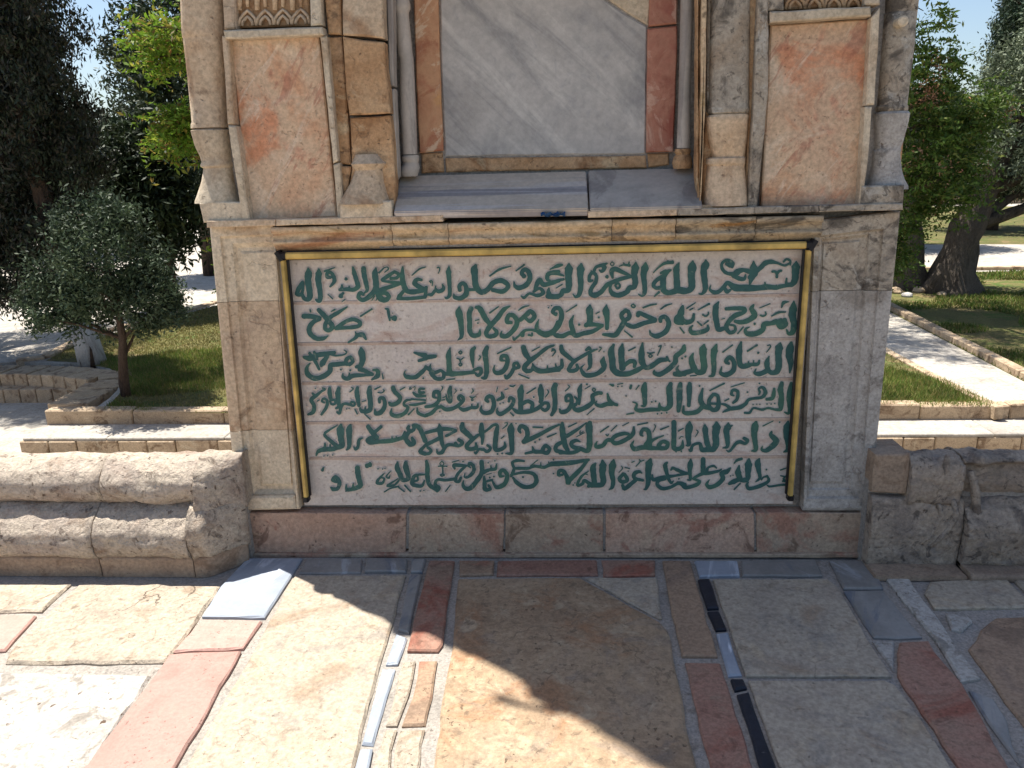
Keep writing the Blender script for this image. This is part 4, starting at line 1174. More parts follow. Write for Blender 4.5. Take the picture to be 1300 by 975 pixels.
1100,315,18 1155,375,14
1050,260,20 1000,310,22 930,320,25 980,285,18 1035,250,12
1040,325,18 960,345,15 900,380,12
900,200,12 850,250,26 830,290,32 880,295,28 900,250,20 860,240,12
960,180,10 920,228,16 945,245,18 955,222,12
840,155,16
885,157,14
908,152,14
735,125,50
760,115,50
640,140,50 645,200,55 660,270,50 665,320,52 600,350,38 540,355,38 530,310,12
595,345,28 600,300,15
530,370,20
400,350,38 380,335,15
400,355,38 450,345,36 465,285,42 430,235,38 400,265,36 440,285,22
310,145,18 300,170,32
"""
lines = {k: [] for k in range(1, 7)}; cur = None
for ln in STROKES.strip().split('\n'):
    t = ln.split()
    if t[0][0].isalpha(): cur = (float(t[1]), float(t[2]), int(t[3])); continue
    P = []
    for q in t:
        x, y, w = (float(v) for v in (q.split(',')+['30'])[:3]); P.append((cur[0]+x/7.647, cur[1]+y/7.647, w/7.647))
    lines[cur[2]].append(P)
for k in range(1, 7):
    V, F = [], []; c = [0.]
    for P in lines[k]: ribbon(V, F, P, YS-.0007, YS+.003, 2.6, c, 0)
    me = bpy.data.meshes.new('cleaned_edge'); me.from_pydata(V, [], F); h = link('cleaned_edge', me, M['halo'], slabs[k-1])
    V, F = [], []; c = [0.]
    for P in lines[k]: ribbon(V, F, P, YS-.0042, YS+.003, 0, c, 0)
    me = bpy.data.meshes.new('inscription_line'); me.from_pydata(V, [], F); o = link('inscription_line', me, M['green'], slabs[k-1])
    o['label'] = 'green painted relief Arabic lettering'
# cornice above the inscription
zt_ = W(500, 279).z+.003; xs = [W(x, 300).x for x in (349, 500, 571, 776, 856, 956, 1040)]
pf = [(.05, 0), (-.035, 0), (-.04, -.006), (-.04, -.022), (-.024, -.028), (-.022, -.05), (-.034, -.056), (-.034, -.064), (-.012, -.08), (-.004, -.094), (.05, -.096)]
for i, (a, b) in enumerate(zip(xs, xs[1:])):
    moulding('cornice_stone', a+.0012, b-.0012, [(y, zt_-.018+z*1.0) for y, z in pf], M['corniceg'] if i >= 4 else M['cornice'], MO, amp=.0014, seed=i*5.1, dx=.03, endtaper=.0)
for i, (a, b, mt) in enumerate(((262, 350, 'lime'), (350, 563, 'lime'), (746, 860, 'lime'), (860, 1040, 'limeg'), (1040, 1147, 'limeg'))):
    yl = 276-(a-262)*.0255+4; yr = 276-(b-262)*.0255+4
    S('fillet_stone', [(a, yl), (b, yr), (b, yr+9.5), (a, yl+9.5)], -.041 if a == 262 or b == 1147 else -.043, mt, thick=.12, bevel=.003, jit=.0015)
# upper storey, left
def SS(lst):
    for a in lst:
        nm, px, Y, mt = a[:4]; S(nm, px, Y, mt, **(a[4] if len(a) > 4 else {}))
SS([('frame_strip', [(281, 45), (290, 45), (298, 158), (288, 158)], -.02, 'lime'), ('frame_strip', [(289, 159), (299, 159), (318, 281), (306, 281)], -.028, 'limep'),
    ('marble_panel', [(291, 50), (405, 45), (428, 276), (318, 281)], .022, 'pinkp', dict(jit=.001)),
    ('frame_strip', [(282, 38), (409, 33), (411, 45), (285, 50)], -.03, 'limep'),
    ('frame_strip', [(276, -90), (296, -90), (300, 37), (284, 38)], -.015, 'lime'), ('frame_strip', [(387, -90), (404, -90), (409, 32), (394, 34)], -.02, 'limep'),
    ('relief_ground', [(297, -90), (387, -90), (394, 33), (301, 36)], .02, 'limeb'),
    ('frame_strip', [(406, 46), (415, 45), (429, 205), (422, 208)], -.022, 'limep'), ('frame_strip', [(422, 209), (431, 206), (438, 278), (428, 279)], -.018, 'limep'),
    ('groove_stone', [(405, -90), (430, -90), (434, 44), (416, 44)], .012, 'limeb'), ('groove_stone', [(416, 46), (434, 46), (446, 210), (430, 208)], .02, 'limeb'), ('groove_stone', [(431, 210), (446, 211), (440, 250), (438, 276)], .01, 'limeb'),
    ('pier_stone', [(432, -90), (484, -90), (488, 50), (434, 44)], -.012, 'lime', dict(jit=.004)),
    ('pier_stone', [(435, 46), (488, 53), (496, 144), (443, 147)], -.006, 'limeb', dict(jit=.004)),
    ('pier_stone', [(444, 149), (496, 146), (503, 233), (500, 278), (440, 278), (446, 215)], .008, 'limeb', dict(jit=.003)),
    ('base_block', [(431, 256), (497, 254), (499, 278), (431, 279)], -.04, 'limep', dict(jit=.002))])
lathe('broken_column_base', [(452, 482, 196), (449, 488, 204), (447, 493, 208), (449, 490, 212), (452, 488, 216), (446, 490, 232), (438, 494, 246), (433, 497, 256), (432, 498, 258)], .03, M['lime'], MO, ex=2.6)
lathe('corner_column', [(230, 284, -90), (234, 288, 10), (235, 289, 40), (236, 289, 49), (237, 289, 50), (237, 289, 52), (241, 289, 90), (247, 290, 155), (246, 291, 158), (246, 291, 163)], .06, M['lime'], MO, ex=2.8)
lathe('column_capital', [(250, 288, 163), (246, 292, 166), (247, 292, 170), (251, 294, 185), (257, 295, 198), (259, 296, 205), (258, 297, 208), (258, 297, 211), (261, 296, 213), (261, 297, 217), (259, 299, 230), (255, 302, 244), (252, 306, 254), (252, 307, 257)], .06, M['limep'], MO, ex=2.9)
S('base_block', [(252, 257), (307, 256), (314, 281), (258, 283)], -.025, 'limep', thick=.16, bevel=.004)
# relief carvings at the very top
def relief(name, x0, x1, y, n, mat, flip=1):
    V, F = [], []
    for k in range(n):
        a = x0+(x1-x0)*k/n; b = x0+(x1-x0)*(k+1)/n; m = (a+b)/2; w = (b-a)
        for s, dd in ((1., 0), (.6, .003)):
            pts = [(m-w*.5*s, y), (m-w*.42*s, y-9*s), (m-w*.2*s, y-15*s), (m, y-19*s), (m+w*.2*s, y-15*s), (m+w*.42*s, y-9*s), (m+w*.5*s, y)]
            tube(V, F, [W(p[0], p[1]-(p[0]-x0)*.03, .012) for p in pts], [.006]*7, 6)
        tube(V, F, [W(m-w*.45, y-20, .012), W(m-w*.47, y-50, .01), W(m-w*.47, y-120, .01)], [.009, .012, .012], 6)
        tube(V, F, [W(m, y-24, .014), W(m-w*.02, y-52, .012), W(m, y-120, .012)], [.006, .01, .01], 6)
    mesh(name, V, F, mat, MO, True)
relief('carved_leaf_band', 303, 393, 33, 4, M['lime'])
# right
SS([('frame_strip', [(977, 14), (1106, 7), (1107, 21), (978, 29)], -.03, 'limep'), ('frame_strip', [(968, -90), (996, -90), (996, 13), (974, 14)], -.018, 'limeg'), ('frame_strip', [(1097, -90), (1118, -90), (1118, 6), (1097, 7)], -.018, 'limep'),
    ('relief_ground', [(996, -90), (1097, -90), (1097, 7), (996, 13)], .018, 'limeb'),
    ('frame_strip', [(966, -90), (977, -90), (976, 120), (962, 264), (949, 266), (957, 120)], -.022, 'limeg', dict(jit=.002)),
    ('marble_panel', [(978, 31), (1105, 23), (1098, 134), (1090, 262), (966, 264)], .018, 'pinkp', dict(jit=.001)),
    ('frame_strip', [(1106, 22), (1118, 8), (1111, 133), (1099, 134)], -.02, 'limep'), ('frame_strip', [(1098, 135), (1108, 135), (1103, 200), (1096, 262), (1090, 263)], -.024, 'limep'),
    ('groove_stone', [(951, -90), (966, -90), (957, 130), (949, 265), (945, 265), (950, 130)], .014, 'limeb'),
    ('pier_stone', [(898, -90), (951, -90), (950, 137), (897, 140)], .03, 'limeg', dict(jit=.002)), ('pier_stone', [(896, 141), (949, 139), (948, 266), (890, 268)], .03, 'limeb', dict(jit=.002)),
    ('jamb_strip', [(885, -90), (890, -90), (889, 130), (888, 268), (884, 225)], .01, 'limeb'), ('jamb_strip', [(891, -90), (899, -90), (896, 140), (890, 266), (889, 220)], -.01, 'cornice')])
lathe('pier_column', [(901, 951, -90), (900, 951, 0), (899, 950, 60), (898, 949, 130), (896, 949, 137), (896, 950, 139), (896, 949, 144), (899, 947, 146)], .05, M['limeg'], MO, ex=2.8)
lathe('pier_capital', [(897, 948, 146), (894, 949, 149), (894, 948, 155), (897, 947, 175), (901, 945, 194), (902, 944, 199), (895, 945, 201), (894, 945, 204), (894, 945, 208), (896, 944, 210), (894, 945, 222), (892, 947, 242), (891, 949, 260)], .05, M['lime'], MO, ex=2.9)
S('base_block', [(890, 260), (949, 258), (949, 267), (889, 270)], -.02, 'limeb', thick=.1)
lathe('corner_column', [(1126, 1163, -90), (1122, 1162, 15), (1123, 1161, 17), (1121, 1161, 19), (1118, 1158, 60), (1114, 1152, 110), (1112, 1149, 134), (1110, 1150, 136), (1110, 1150, 140), (1112, 1149, 142)], .06, M['limeg'], MO, ex=2.8)
lathe('column_capital', [(1111, 1150, 142), (1108, 1152, 145), (1108, 1150, 156), (1109, 1146, 172), (1109, 1143, 184), (1109, 1142, 189), (1107, 1142, 191), (1106, 1141, 194), (1106, 1141, 204), (1104, 1142, 216), (1101, 1145, 228), (1098, 1149, 236), (1097, 1149, 240)], .06, M['slabg'], MO, ex=2.9)
S('base_block', [(1094, 236), (1149, 234), (1147, 262), (1092, 264)], -.03, 'limeg', thick=.16, bevel=.004)
V, F = [], []; c_ = W(1146, 27, -.03)
tube(V, F, [c_+Vector((0, .04, 0)), c_+Vector((0, -.004, 0)), c_+Vector((0, -.008, 0))], [.017, .018, .012], 14); mesh('stone_plug', V, F, M['limep'], MO)
relief('carved_leaf_band', 997, 1096, 12, 4, M['limeb'])
# niche
YB = .24
wY = lambda px, Y, nm, mt, **k: S(nm, px, Y, mt, **k)
S('niche_slab', [(556, -120), (768, -120), (768, 0), (796, 19), (822, 33), (820, 196), (565, 199), (560, 100)], YB, 'grey', jit=.001, label='large grey streaked marble slab')
S('niche_slab', [(769, -120), (828, -120), (824, 33), (798, 18), (770, -2)], YB-.004, 'limep', jit=.003)
S('niche_base_strip', [(565, 200), (820, 197), (822, 214), (566, 219)], YB-.006, 'limeb')
S('niche_base_strip', [(534, 194), (562, 193), (564, 219), (535, 221)], YB-.006, 'limeb'); S('niche_base_strip', [(822, 195), (850, 194), (850, 210), (823, 213)], YB-.006, 'limeb')
S('marble_strip', [(521, -120), (554, -120), (558, 60), (563, 192), (532, 195), (527, 90)], YB-.02, 'orange'); S('marble_strip', [(829, -120), (864, -120), (860, 30), (823, 34)], YB-.02, 'redm'); S('marble_strip', [(822, 36), (861, 32), (856, 193), (820, 194)], YB-.02, 'redm')
S('niche_jamb', [(486, -120), (497, -120), (501, 110), (493, 110)], .06, 'greyc'); S('niche_jamb', [(493, 112), (501, 112), (506, 225), (500, 232)], .06, 'greyc')
lathe('colonnette', [(497, 517, -120), (499, 519, 0), (497, 521, 6), (497, 521, 12), (500, 519, 16), (501, 519, 20), (505, 524, 70), (507, 525, 74), (508, 528, 140), (511, 530, 196)], .17, M['greyc'], MO, n=24)
lathe('colonnette_base', [(512, 531, 197), (510, 532, 199), (510, 532, 203), (512, 531, 206), (511, 532, 209), (508, 533, 213), (507, 532, 218), (509, 530, 224)], .17, M['greyc'], MO, n=24)
lathe('colonnette', [(868, 886, -120), (864, 880, 0), (862, 877, 100), (859, 876, 188)], .17, M['greyc'], MO, n=24)
lathe('colonnette_base', [(857, 877, 189), (856, 877, 193), (858, 876, 196), (855, 878, 200), (853, 879, 207), (855, 878, 214)], .17, M['limeb'], MO, n=24)
def sill(px, mat, yoff=0):
    (a, b, c, d) = px; P = [W(*a, YB-.03), W(*b, YB-.03), W(*c, -.045), W(*d, -.045)]
    T = [p+Vector((0, .01, -.028)) for p in P]; bm = bmesh.new(); v = [bm.verts.new(p) for p in P+T]
    for f in ((0, 1, 2, 3), (4, 5, 6, 7), (0, 1, 5, 4), (1, 2, 6, 5), (2, 3, 7, 6), (3, 0, 4, 7)): bm.faces.new([v[i] for i in f])
    bmesh.ops.bevel(bm, geom=bm.edges[:], offset=.004, segments=2, affect='EDGES'); return bmobj('niche_sill', bm, mat, MO)
sill([(507, 223), (744, 217), (747, 265), (500, 269)], M['greyf']); sill([(747, 216), (884, 213), (892, 262), (749, 265)], M['greyc'])
box('niche_bed', -.66, .62, -.01, YB, 1.3, zt_-.02, M['mortar'], MO)
# stages above the frame (they throw the stepped shadow on the floor)
for z0, z1, o_ in ((2.42, 2.6, .012), (2.6, 2.7, .03), (2.7, 2.85, -.01), (2.85, 3.5, -.016), (3.5, 4.2, -.022), (4.2, 4.35, -.01), (4.35, 4.6, .012), (4.6, 5.1, .004), (5.1, 5.5, .012), (5.5, 6.1, .02), (6.1, 6.7, .05)):
    n = 4
    for i in range(n):
        a = -1.30-o_+(2.55+2*o_)*i/n; b = -1.30-o_+(2.55+2*o_)*(i+1)/n
        box('upper_stone', a+.002, b-.002, -o_-(.0 if z0 > 2.4 else 0), 1.7+o_, z0, z1-.003, M['lime'] if i < 2 else M['limeb'], MO, .012)
rr = random.Random(3)
for sx, xe in ((-1, -1.29), (1, 1.24)):
    z = 0.
    for hgt in (.2, .4, .4, .4, .45, .45):
        y = .02
        while y < 1.68:
            w = min(rr.uniform(.4, .7), 1.7-y)
            box('side_stone', min(xe, xe+sx*.03), max(xe, xe+sx*.03), y+.003, y+w-.003, z+.002, min(z+hgt-.003, 2.415), M[rr.choice(['lime', 'limep', 'limeb'])], MO, .005); y += w
        z += hgt
V, F = [], []; tube(V, F, [(-1.30, -.0, 4.73), (-1.42, .03, 4.73), (-1.507, .068, 4.73)], [.012, .012, .02], 8); mesh('iron_hook', V, F, M['iron'], MO)

# ------------------------------------------------------------------ brass bars round the inscription
BF = empty('brass_bar_frame', (-.05, -.03, 1.28), 'three thin brass-coloured bars with black ends framing the inscription', 'frame')
def bar(name, a, b, w, d, mat):
    a, b = Vector(a), Vector(b); t = (b-a).normalized(); s = t.cross(Vector((0, 1, 0))).normalized(); bm = bmesh.new()
    pr = [(-w/2, 0), (-w/2, -d*.75), (-w*.3, -d), (w*.3, -d), (w/2, -d*.75), (w/2, 0)]
    L = [[bm.verts.new(p+s*q[0]+Vector((0, q[1], 0))) for q in pr] for p in (a, b)]
    for i in range(6): bm.faces.new((L[0][i], L[0][(i+1) % 6], L[1][(i+1) % 6], L[1][i]))
    bm.faces.new(L[0]); bm.faces.new(L[1][::-1]); return bmobj(name, bm, mat, BF)
Yb = -.005
tl, tr = W(362, 325.5, -.035), W(1024, 311.5, -.035); l0, l1 = W(358, 331, -.035), W(387.5, 632, -.035); r0, r1 = W(1028, 318, -.035), W(1004.5, 630, -.035)
for v in (tl, tr, l0, l1, r0, r1): v.y = Yb
o_ = Vector((0, .004, 0))
bar('bar', tl, tr, .026, .030, M['brass']); bar('bar', l0, l1, .019, .030, M['brass']); bar('bar', r0, r1, .019, .030, M['brass'])
bar('shadow_strip', tl+o_, tr+o_, .034, .012, M['blackp']); bar('shadow_strip', l0+o_+Vector((.004, 0, 0)), l1+o_+Vector((.004, 0, 0)), .026, .014, M['blackp']); bar('shadow_strip', r0+o_-Vector((.004, 0, 0)), r1+o_-Vector((.004, 0, 0)), .026, .014, M['blackp'])  # black strips under the brass stand in for the bars' shadow line
def cap(p, q, w):
    bar('end_cap', p, q, w, .035, M['blackp'])
cl = tl+Vector((-.034, 0, 0)); cap(cl+Vector((0, 0, .018)), l0+Vector((0, 0, 0)), .023); bar('end_cap', cl+Vector((.012, 0, .0)), tl, .030, .034, M['blackp'])
cr_ = tr+Vector((.034, 0, 0)); cap(cr_+Vector((0, 0, .018)), r0, .023); bar('end_cap', tr, cr_-Vector((.012, 0, 0)), .030, .034, M['blackp'])
cap(l1, l1+(l1-l0).normalized()*.02, .025); cap(r1, r1+(r1-r0).normalized()*.02, .025)
# blue scrap stuck under the niche sill
V, F = [], []; c_ = W(702, 271.5, -.055); n = 10
for k in range(n+1):
    x = c_.x-.045+.09*k/n
    V += [(x, c_.y+.02*math.sin(k*1.3), c_.z+.004+.006*math.sin(k*2.1)), (x, c_.y-.004+.006*math.sin(k*1.9), c_.z-.003+.004*math.sin(k)), (x, c_.y+.02, c_.z-.010+.003*math.sin(k*1.7))]
for k in range(n): F += [[3*k, 3*k+1, 3*k+4, 3*k+3], [3*k+1, 3*k+2, 3*k+5, 3*k+4]]
o = mesh('cloth_scrap', V, F, M['bluep']); tagit(o, 'small crumpled blue scrap stuck in the gap under the niche sill', 'scrap')

# ------------------------------------------------------------------ trees
def leaves(name, C, size, asp, mat, parent, upb=0., seed=0, flat=0.):
    """C: (N,3) leaf centres; one diamond-shaped leaf each"""
    g = np.random.default_rng(seed); N = len(C)
    u = g.normal(size=(N, 3)); u[:, 2] = u[:, 2]*(1-flat)+upb*1.6
    u /= np.linalg.norm(u, axis=1)[:, None]
    w = np.cross(u, g.normal(size=(N, 3))); w /= np.linalg.norm(w, axis=1)[:, None]+1e-9
    L = size*g.uniform(.6, 1.3, N)[:, None]
    V = np.empty((N, 4, 3)); V[:, 0] = C-u*L/2; V[:, 1] = C+w*L*asp/2-u*L*.06; V[:, 2] = C+u*L/2; V[:, 3] = C-w*L*asp/2-u*L*.06
    me = bpy.data.meshes.new(name); me.vertices.add(4*N); me.vertices.foreach_set('co', V.reshape(-1))
    me.loops.add(4*N); me.loops.foreach_set('vertex_index', np.arange(4*N, dtype=np.int32))
    me.polygons.add(N); me.polygons.foreach_set('loop_start', np.arange(0, 4*N, 4, dtype=np.int32)); me.polygons.foreach_set('loop_total', np.full(N, 4, dtype=np.int32))
    me.update(calc_edges=True); me.validate()
    return link(name, me, mat, parent)
def clumps(g, n, c, r, shell=.35, sub=.28, per=60, squash=1., taper=0.):
    """points gathered in uneven sub-clumps inside an ellipsoid"""
    d = g.normal(size=(n, 3)); d /= np.linalg.norm(d, axis=1)[:, None]
    rad = (shell+(1-shell)*g.random(n)**.6)[:, None]
    cc = np.array(c)+d*rad*np.array(r)
    if taper: 
        h = (cc[:, 2]-c[2])/r[2]; f = np.clip(1-taper*(h+1)/2, .1, 1.2)[:, None]; cc[:, :2] = np.array(c[:2])+(cc[:, :2]-np.array(c[:2]))*f
    k = g.integers(int(per*.5), int(per*1.5), n)
    idx = np.repeat(np.arange(n), k); sr = (sub*g.uniform(.55, 1.3, n))[idx][:, None]
    return cc, cc[idx]+g.normal(size=(len(idx), 3))*sr*np.array([1, 1, squash])*.55
def tree(name, label, cat, base, trunk, parts, leafmat_, bark, size, asp, seed, limbs=12, group=None, upb=0., flat=0., r0=.1, whitewash=None, rough=.25):
    """trunk: list of (dx,dy,z,r) from the base; parts: ellipsoids (centre offset, radii, n clumps, per, sub, shell)"""
    g = np.random.default_rng(seed); B = Vector(base); t = empty(name, tuple(B), label, cat, group)
    V, F = [], []; P = [B+Vector(q[:3]) for q in trunk]; rad = [q[3] for q in trunk]
    tube(V, F, P, rad, 12, seed, rough)
    CC, PT = [], []
    for (c, r, n, per, sub, sh) in parts:
        a, b = clumps(g, n, np.array(B)+np.array(c), r, sh, sub, per); CC.append(a); PT.append(b)
    CC = np.concatenate(CC); PT = np.concatenate(PT)
    if limbs:
        for i in g.choice(len(CC), min(limbs, len(CC)), replace=False):
            e = Vector(CC[i]); k = min(range(len(P)), key=lambda j: abs(P[j].z-(e.z-.25*(e-P[-1]).length)) if j > 0 else 9e9); s = P[k]; m = s.lerp(e, .5)+Vector((g.normal()*.08, g.normal()*.08, .12))*(e-s).length*.7
            q = [s, s.lerp(m, .55), m, m.lerp(e, .6), e]; rr_ = rad[k]*.5
            tube(V, F, q, [rr_, rr_*.8, rr_*.55, rr_*.35, rr_*.12], 7, seed+i, .15)
    mesh('trunk', V, F, bark, t, True)
    if whitewash:
        V, F = [], []; n = [(p, r) for p, r in zip(P, rad) if p.z-B.z < whitewash]; tube(V, F, [p for p, r in n], [r*1.03+.004 for p, r in n], 14, seed, rough); mesh('painted_base', V, F, M['white'], t, True)
    leaves('crown', PT, size, asp, leafmat_, t, upb, seed+1, flat)
    return t
# cypress on the left with a whitewashed foot
b = G(117, 461, PZ)
tree('cypress_tree', 'huge dark cypress with a whitewashed trunk foot at the left edge', 'tree', b,
     [(0, 0, -.05, .17), (-.03, 0, .25, .14), (-.08, 0, .55, .125), (-.16, 0, 1.2, .12), (-.25, 0, 2.2, .11), (-.3, 0, 4, .08), (-.3, 0, 7, .04)],
     [((-1.35, .2, 3.3), (1.15, .9, 2.3), 330, 170, .17, .1), ((-.25, .1, 3.3), (.76, .7, 2.3), 330, 170, .16, .1), ((-1.2, .2, 1.5), (1.3, .8, .95), 230, 150, .17, .1), ((-.7, .2, 6.0), (1.2, .9, 1.8), 110, 120, .2, .1)],
     M['lcy'], M['bark'], .068, .32, 21, limbs=16, upb=.9, whitewash=.6)
b = G(-40, 440, PZ)
tree('cypress_tree', 'second dark cypress further back beyond the left edge', 'tree', b, [(0, 0, -.05, .16), (0, 0, 2, .13), (0, 0, 6, .06)],
     [((.0, 1.2, 3.6), (1.3, 1., 2.6), 260, 120, .2, .1)], M['lcy'], M['bark'], .07, .3, 22, limbs=12, upb=.9)
# small olive in front
b = G(160, 503, PZ)
tree('small_olive_tree', 'small grey-green olive tree with a slim leaning trunk on the left lawn', 'tree', b,
     [(0, 0, -.03, .052), (0, 0, .15, .047), (.03, 0, .4, .043), (.07, 0, .62, .038), (.07, 0, .9, .03), (.05, 0, 1.3, .02), (.04, 0, 1.7, .01)],
     [((.02, 0, 1.42), (.58, .5, .56), 82, 105, .12, .45), ((.5, 0, 1.28), (.26, .24, .2), 16, 110, .12, .1), ((-.5, 0, 1.35), (.26, .24, .22), 16, 110, .12, .1), ((-.8, 0, .92), (.2, .2, .2), 10, 90, .11, .1), ((.28, 0, 1.86), (.18, .18, .2), 9, 90, .11, .1), ((-.3, 0, 1.78), (.2, .2, .22), 10, 90, .11, .1), ((-.46, 0, .98), (.40, .36, .34), 52, 105, .11, .3), ((.40, 0, 1.0), (.38, .34, .38), 46, 100, .11, .3), ((-.05, 0, 1.85), (.3, .3, .3), 30, 80, .11, .3), ((.0, .1, 1.0), (.5, .4, .4), 34, 90, .11, .3)],
     M['lol'], M['bark'], .052, .36, 33, limbs=26)
# bright green tree whose branches reach past the left corner
b = G(430, 440, PZ)
def sprays(name, t, g, C, n, L, per, mat, seed, lsize, asp):
    """compound leaves: twigs with paired leaflets"""
    P = []; 
    for i in range(n):
        c = C[g.integers(len(C))]+g.normal(size=3)*.1; d = g.normal(size=3)*np.array([1, 1, .45])+np.array([0, 0, -.25]); d /= np.linalg.norm(d); s = np.cross(d, [0, 0, 1]); s /= np.linalg.norm(s)+1e-9
        for k in range(per):
            q = c+d*L*(k/per)+np.array([0, 0, -.12*L*(k/per)**2]); P.append(q+s*lsize*.42); P.append(q-s*lsize*.42)
    return leaves(name, np.array(P), lsize, asp, mat, t, 0, seed, .15)
def compound(name, label, base, trunk, parts, mat, seed, n, L, lsize, seeds=0, nlimb=14):
    g = np.random.default_rng(seed); B = Vector(base); t = empty(name, tuple(B), label, 'tree')
    V, F = [], []; P = [B+Vector(q[:3]) for q in trunk]; tube(V, F, P, [q[3] for q in trunk], 10, seed, .2)
    CC = []
    for (c, r, k) in parts:
        d = g.normal(size=(k, 3)); d /= np.linalg.norm(d, axis=1)[:, None]; CC.append(np.array(B)+np.array(c)+d*(g.random(k)**.4)[:, None]*np.array(r))
    CC = np.concatenate(CC)
    for i in g.choice(len(CC), min(nlimb, len(CC)), replace=False):
        e = Vector(CC[i]); k = min(range(1, len(P)), key=lambda j: abs(P[j].z-(e.z-.5))); s = P[k]; m = s.lerp(e, .5)+Vector((0, 0, .15))
        tube(V, F, [s, m, e], [.03, .018, .005], 6, i)
    mesh('trunk', V, F, M['bark'], t, True)
    sprays('crown', t, g, CC, n, L, 7, mat, seed, lsize, .36)
    if seeds:
        P = []
        for i in range(seeds):
            c = CC[g.integers(len(CC))]+g.normal(size=3)*.08; P.append(c+g.normal(size=(70, 3))*np.array([.08, .08, .09]))
        leaves('seed_cluster', np.concatenate(P), .05, .35, M['lseed'], t, 0, seed+3)
    return t
compound('leafy_tree', 'bright green tree whose leafy branches reach past the left corner of the monument', b,
         [(0, 0, 0, .11), (0, 0, 1.2, .1), (-.05, 0, 2.4, .08), (-.2, 0, 3.4, .05)],
         [((-1.5, -.3, 3.7), (.5, .5, .26), 46), ((-1.45, -.3, 2.75), (.46, .45, .24), 46), ((-.85, 0, 3.2), (.4, .4, .7), 20), ((-.98, -.4, 1.3), (.14, .2, .8), 12), ((-.4, .6, 5.2), (2.2, 1.9, .9), 170)], M['lbr'], 41, 1450, .34, .085)
b = G(1085, 392, PZ); q_ = G(1195, 432, PZ)+Vector((-.28, .21, 1))*6.3-b  # q_: extra crown mass, out of view, added to shade the path
compound('seeding_tree', 'green tree with brown seed clusters beside the right corner of the monument', b,
         [(0, 0, 0, .13), (0, 0, 1.2, .11), (.1, 0, 2.4, .09), (.2, 0, 4, .05)],
         [((.75, -.3, 2.0), (.75, .6, .8), 100), ((.45, -.3, 3.4), (.42, .5, .8), 60), ((.4, 0, .95), (.4, .4, .4), 34), ((1.2, -.2, 2.7), (.5, .5, .5), 34), ((.1, -.3, 5.2), (2.6, 2.2, .9), 150), (tuple(q_), (1.7, 1.5, .5), 130)], M['lmid'], 43, 3400, .34, .08, seeds=90)
# gnarled olive on the right
b = G(1208, 371, PZ)
tree('old_olive_tree', 'old silver-leaved olive with a thick gnarled forked trunk on the right lawn', 'tree', b,
     [(0, 0, -.1, .52), (-.02, 0, .1, .42), (0, 0, .35, .31), (.03, 0, .7, .26), (.1, 0, 1.05, .24), (.35, .1, 1.6, .17), (.6, .1, 2.3, .13), (.9, .1, 3.2, .07)],
     [((1.6, 0, 3.3), (1.5, 1.2, 1.1), 240, 120, .22, .3), ((1.9, 0, 2.1), (1.4, 1.1, .8), 130, 110, .22, .3), ((.6, 0, 2.3), (.7, .8, .6), 40, 90, .2, .3)],
     M['lsil'], M['oldbark'], .085, .32, 51, limbs=22, rough=.5)
b = G(1150, 366, PZ)
tree('old_olive_tree', 'second gnarled trunk just right of the monument, its foot ringed with stones', 'tree', b,
     [(0, 0, -.1, .40), (0, 0, .1, .33), (-.02, 0, .4, .27), (-.06, 0, .8, .24), (-.1, .1, 1.4, .18), (-.2, .1, 2.4, .1)],
     [((-.1, .4, 2.3), (1.2, .9, .9), 130, 110, .22, .3)], M['ldark'], M['oldbark'], .085, .34, 52, limbs=12, rough=.5)
# foot stones
g = random.Random(8)
for i, (px, py, rd, lb) in enumerate(((1137, 372, .12, 'pale loose stone against the monument edge at the foot of the nearer gnarled trunk'), (1152, 377, .09, 'small pale stone in front of the nearer gnarled trunk'), (1166, 371, .11, 'loose stone to the right of the nearer gnarled trunk'), (1181, 367, .12, 'white stone lying against the left side of the forked trunk'), (1196, 376, .08, 'small stone just in front of the forked trunk'))):
    c = G(px, py, PZ); bm = bmesh.new(); bmesh.ops.create_icosphere(bm, subdivisions=2, radius=rd)
    for v in bm.verts: v.co = v.co*(1+.35*noise.noise(v.co*9+Vector((i, 0, 0)))); v.co.z *= .65; v.co += c+Vector((0, 0, .03))
    o = bmobj('field_stone', bm, M['white'] if i % 2 else M['paves']); tagit(o, lb, 'stone', 'loose stones round the tree feet')
# background trees closing the view
def bgtree(name, label, px, D, h, w, mt, seed, n=200, lo=.25, upb=0., size=.12, group=None, per=100, taper=0, dark=False, r=.14):
    x = CAM[0]+(px-650)/FPX*D*1.0-math.tan(y_)*D; B = Vector((x, CAM[1]+D, PZ))
    return tree(name, label, 'tree', B, [(0, 0, -.1, r*1.3), (.03, 0, h*.2, r), (.0, 0, h*.5, r*.7), (.05, 0, h*.85, r*.25)],
         [((0, 0, h*(lo+1)/2), (w, w*.8, h*(1-lo)/2), n, per, size*2.2, .25)], M[mt], M['bark'], size, .36, seed, limbs=14, upb=upb, group=group)
bgtree('dark_tree', 'dark evergreen seen between the cypress and the monument corner', 200, 12.5, 3.2, 1.0, 'ldark', 61, 260, .24)
bgtree('dark_tree', 'tall dark evergreen behind the bright green branches on the left', 262, 17, 6.2, 1.7, 'ldark', 62, 420, .2)
bgtree('dark_tree', 'dark tree far behind the cypress at the left edge', 50, 22, 4.6, 2.6, 'ldark', 63, 420, .22, size=.14)
bgtree('dark_tree', 'dark tree far back, left of the cypress', -90, 22, 4.8, 2.0, 'ldark', 64, 200, .25, size=.14)
bgtree('dark_tree', 'dark tree in the distance behind the middle of the monument', 520, 26, 5, 2.4, 'ldark', 65, 160, .25, size=.15)
bgtree('dark_tree', 'dark tree in the distance behind the right half of the monument', 880, 26, 5.2, 2.6, 'ldark', 66, 160, .25, size=.15)
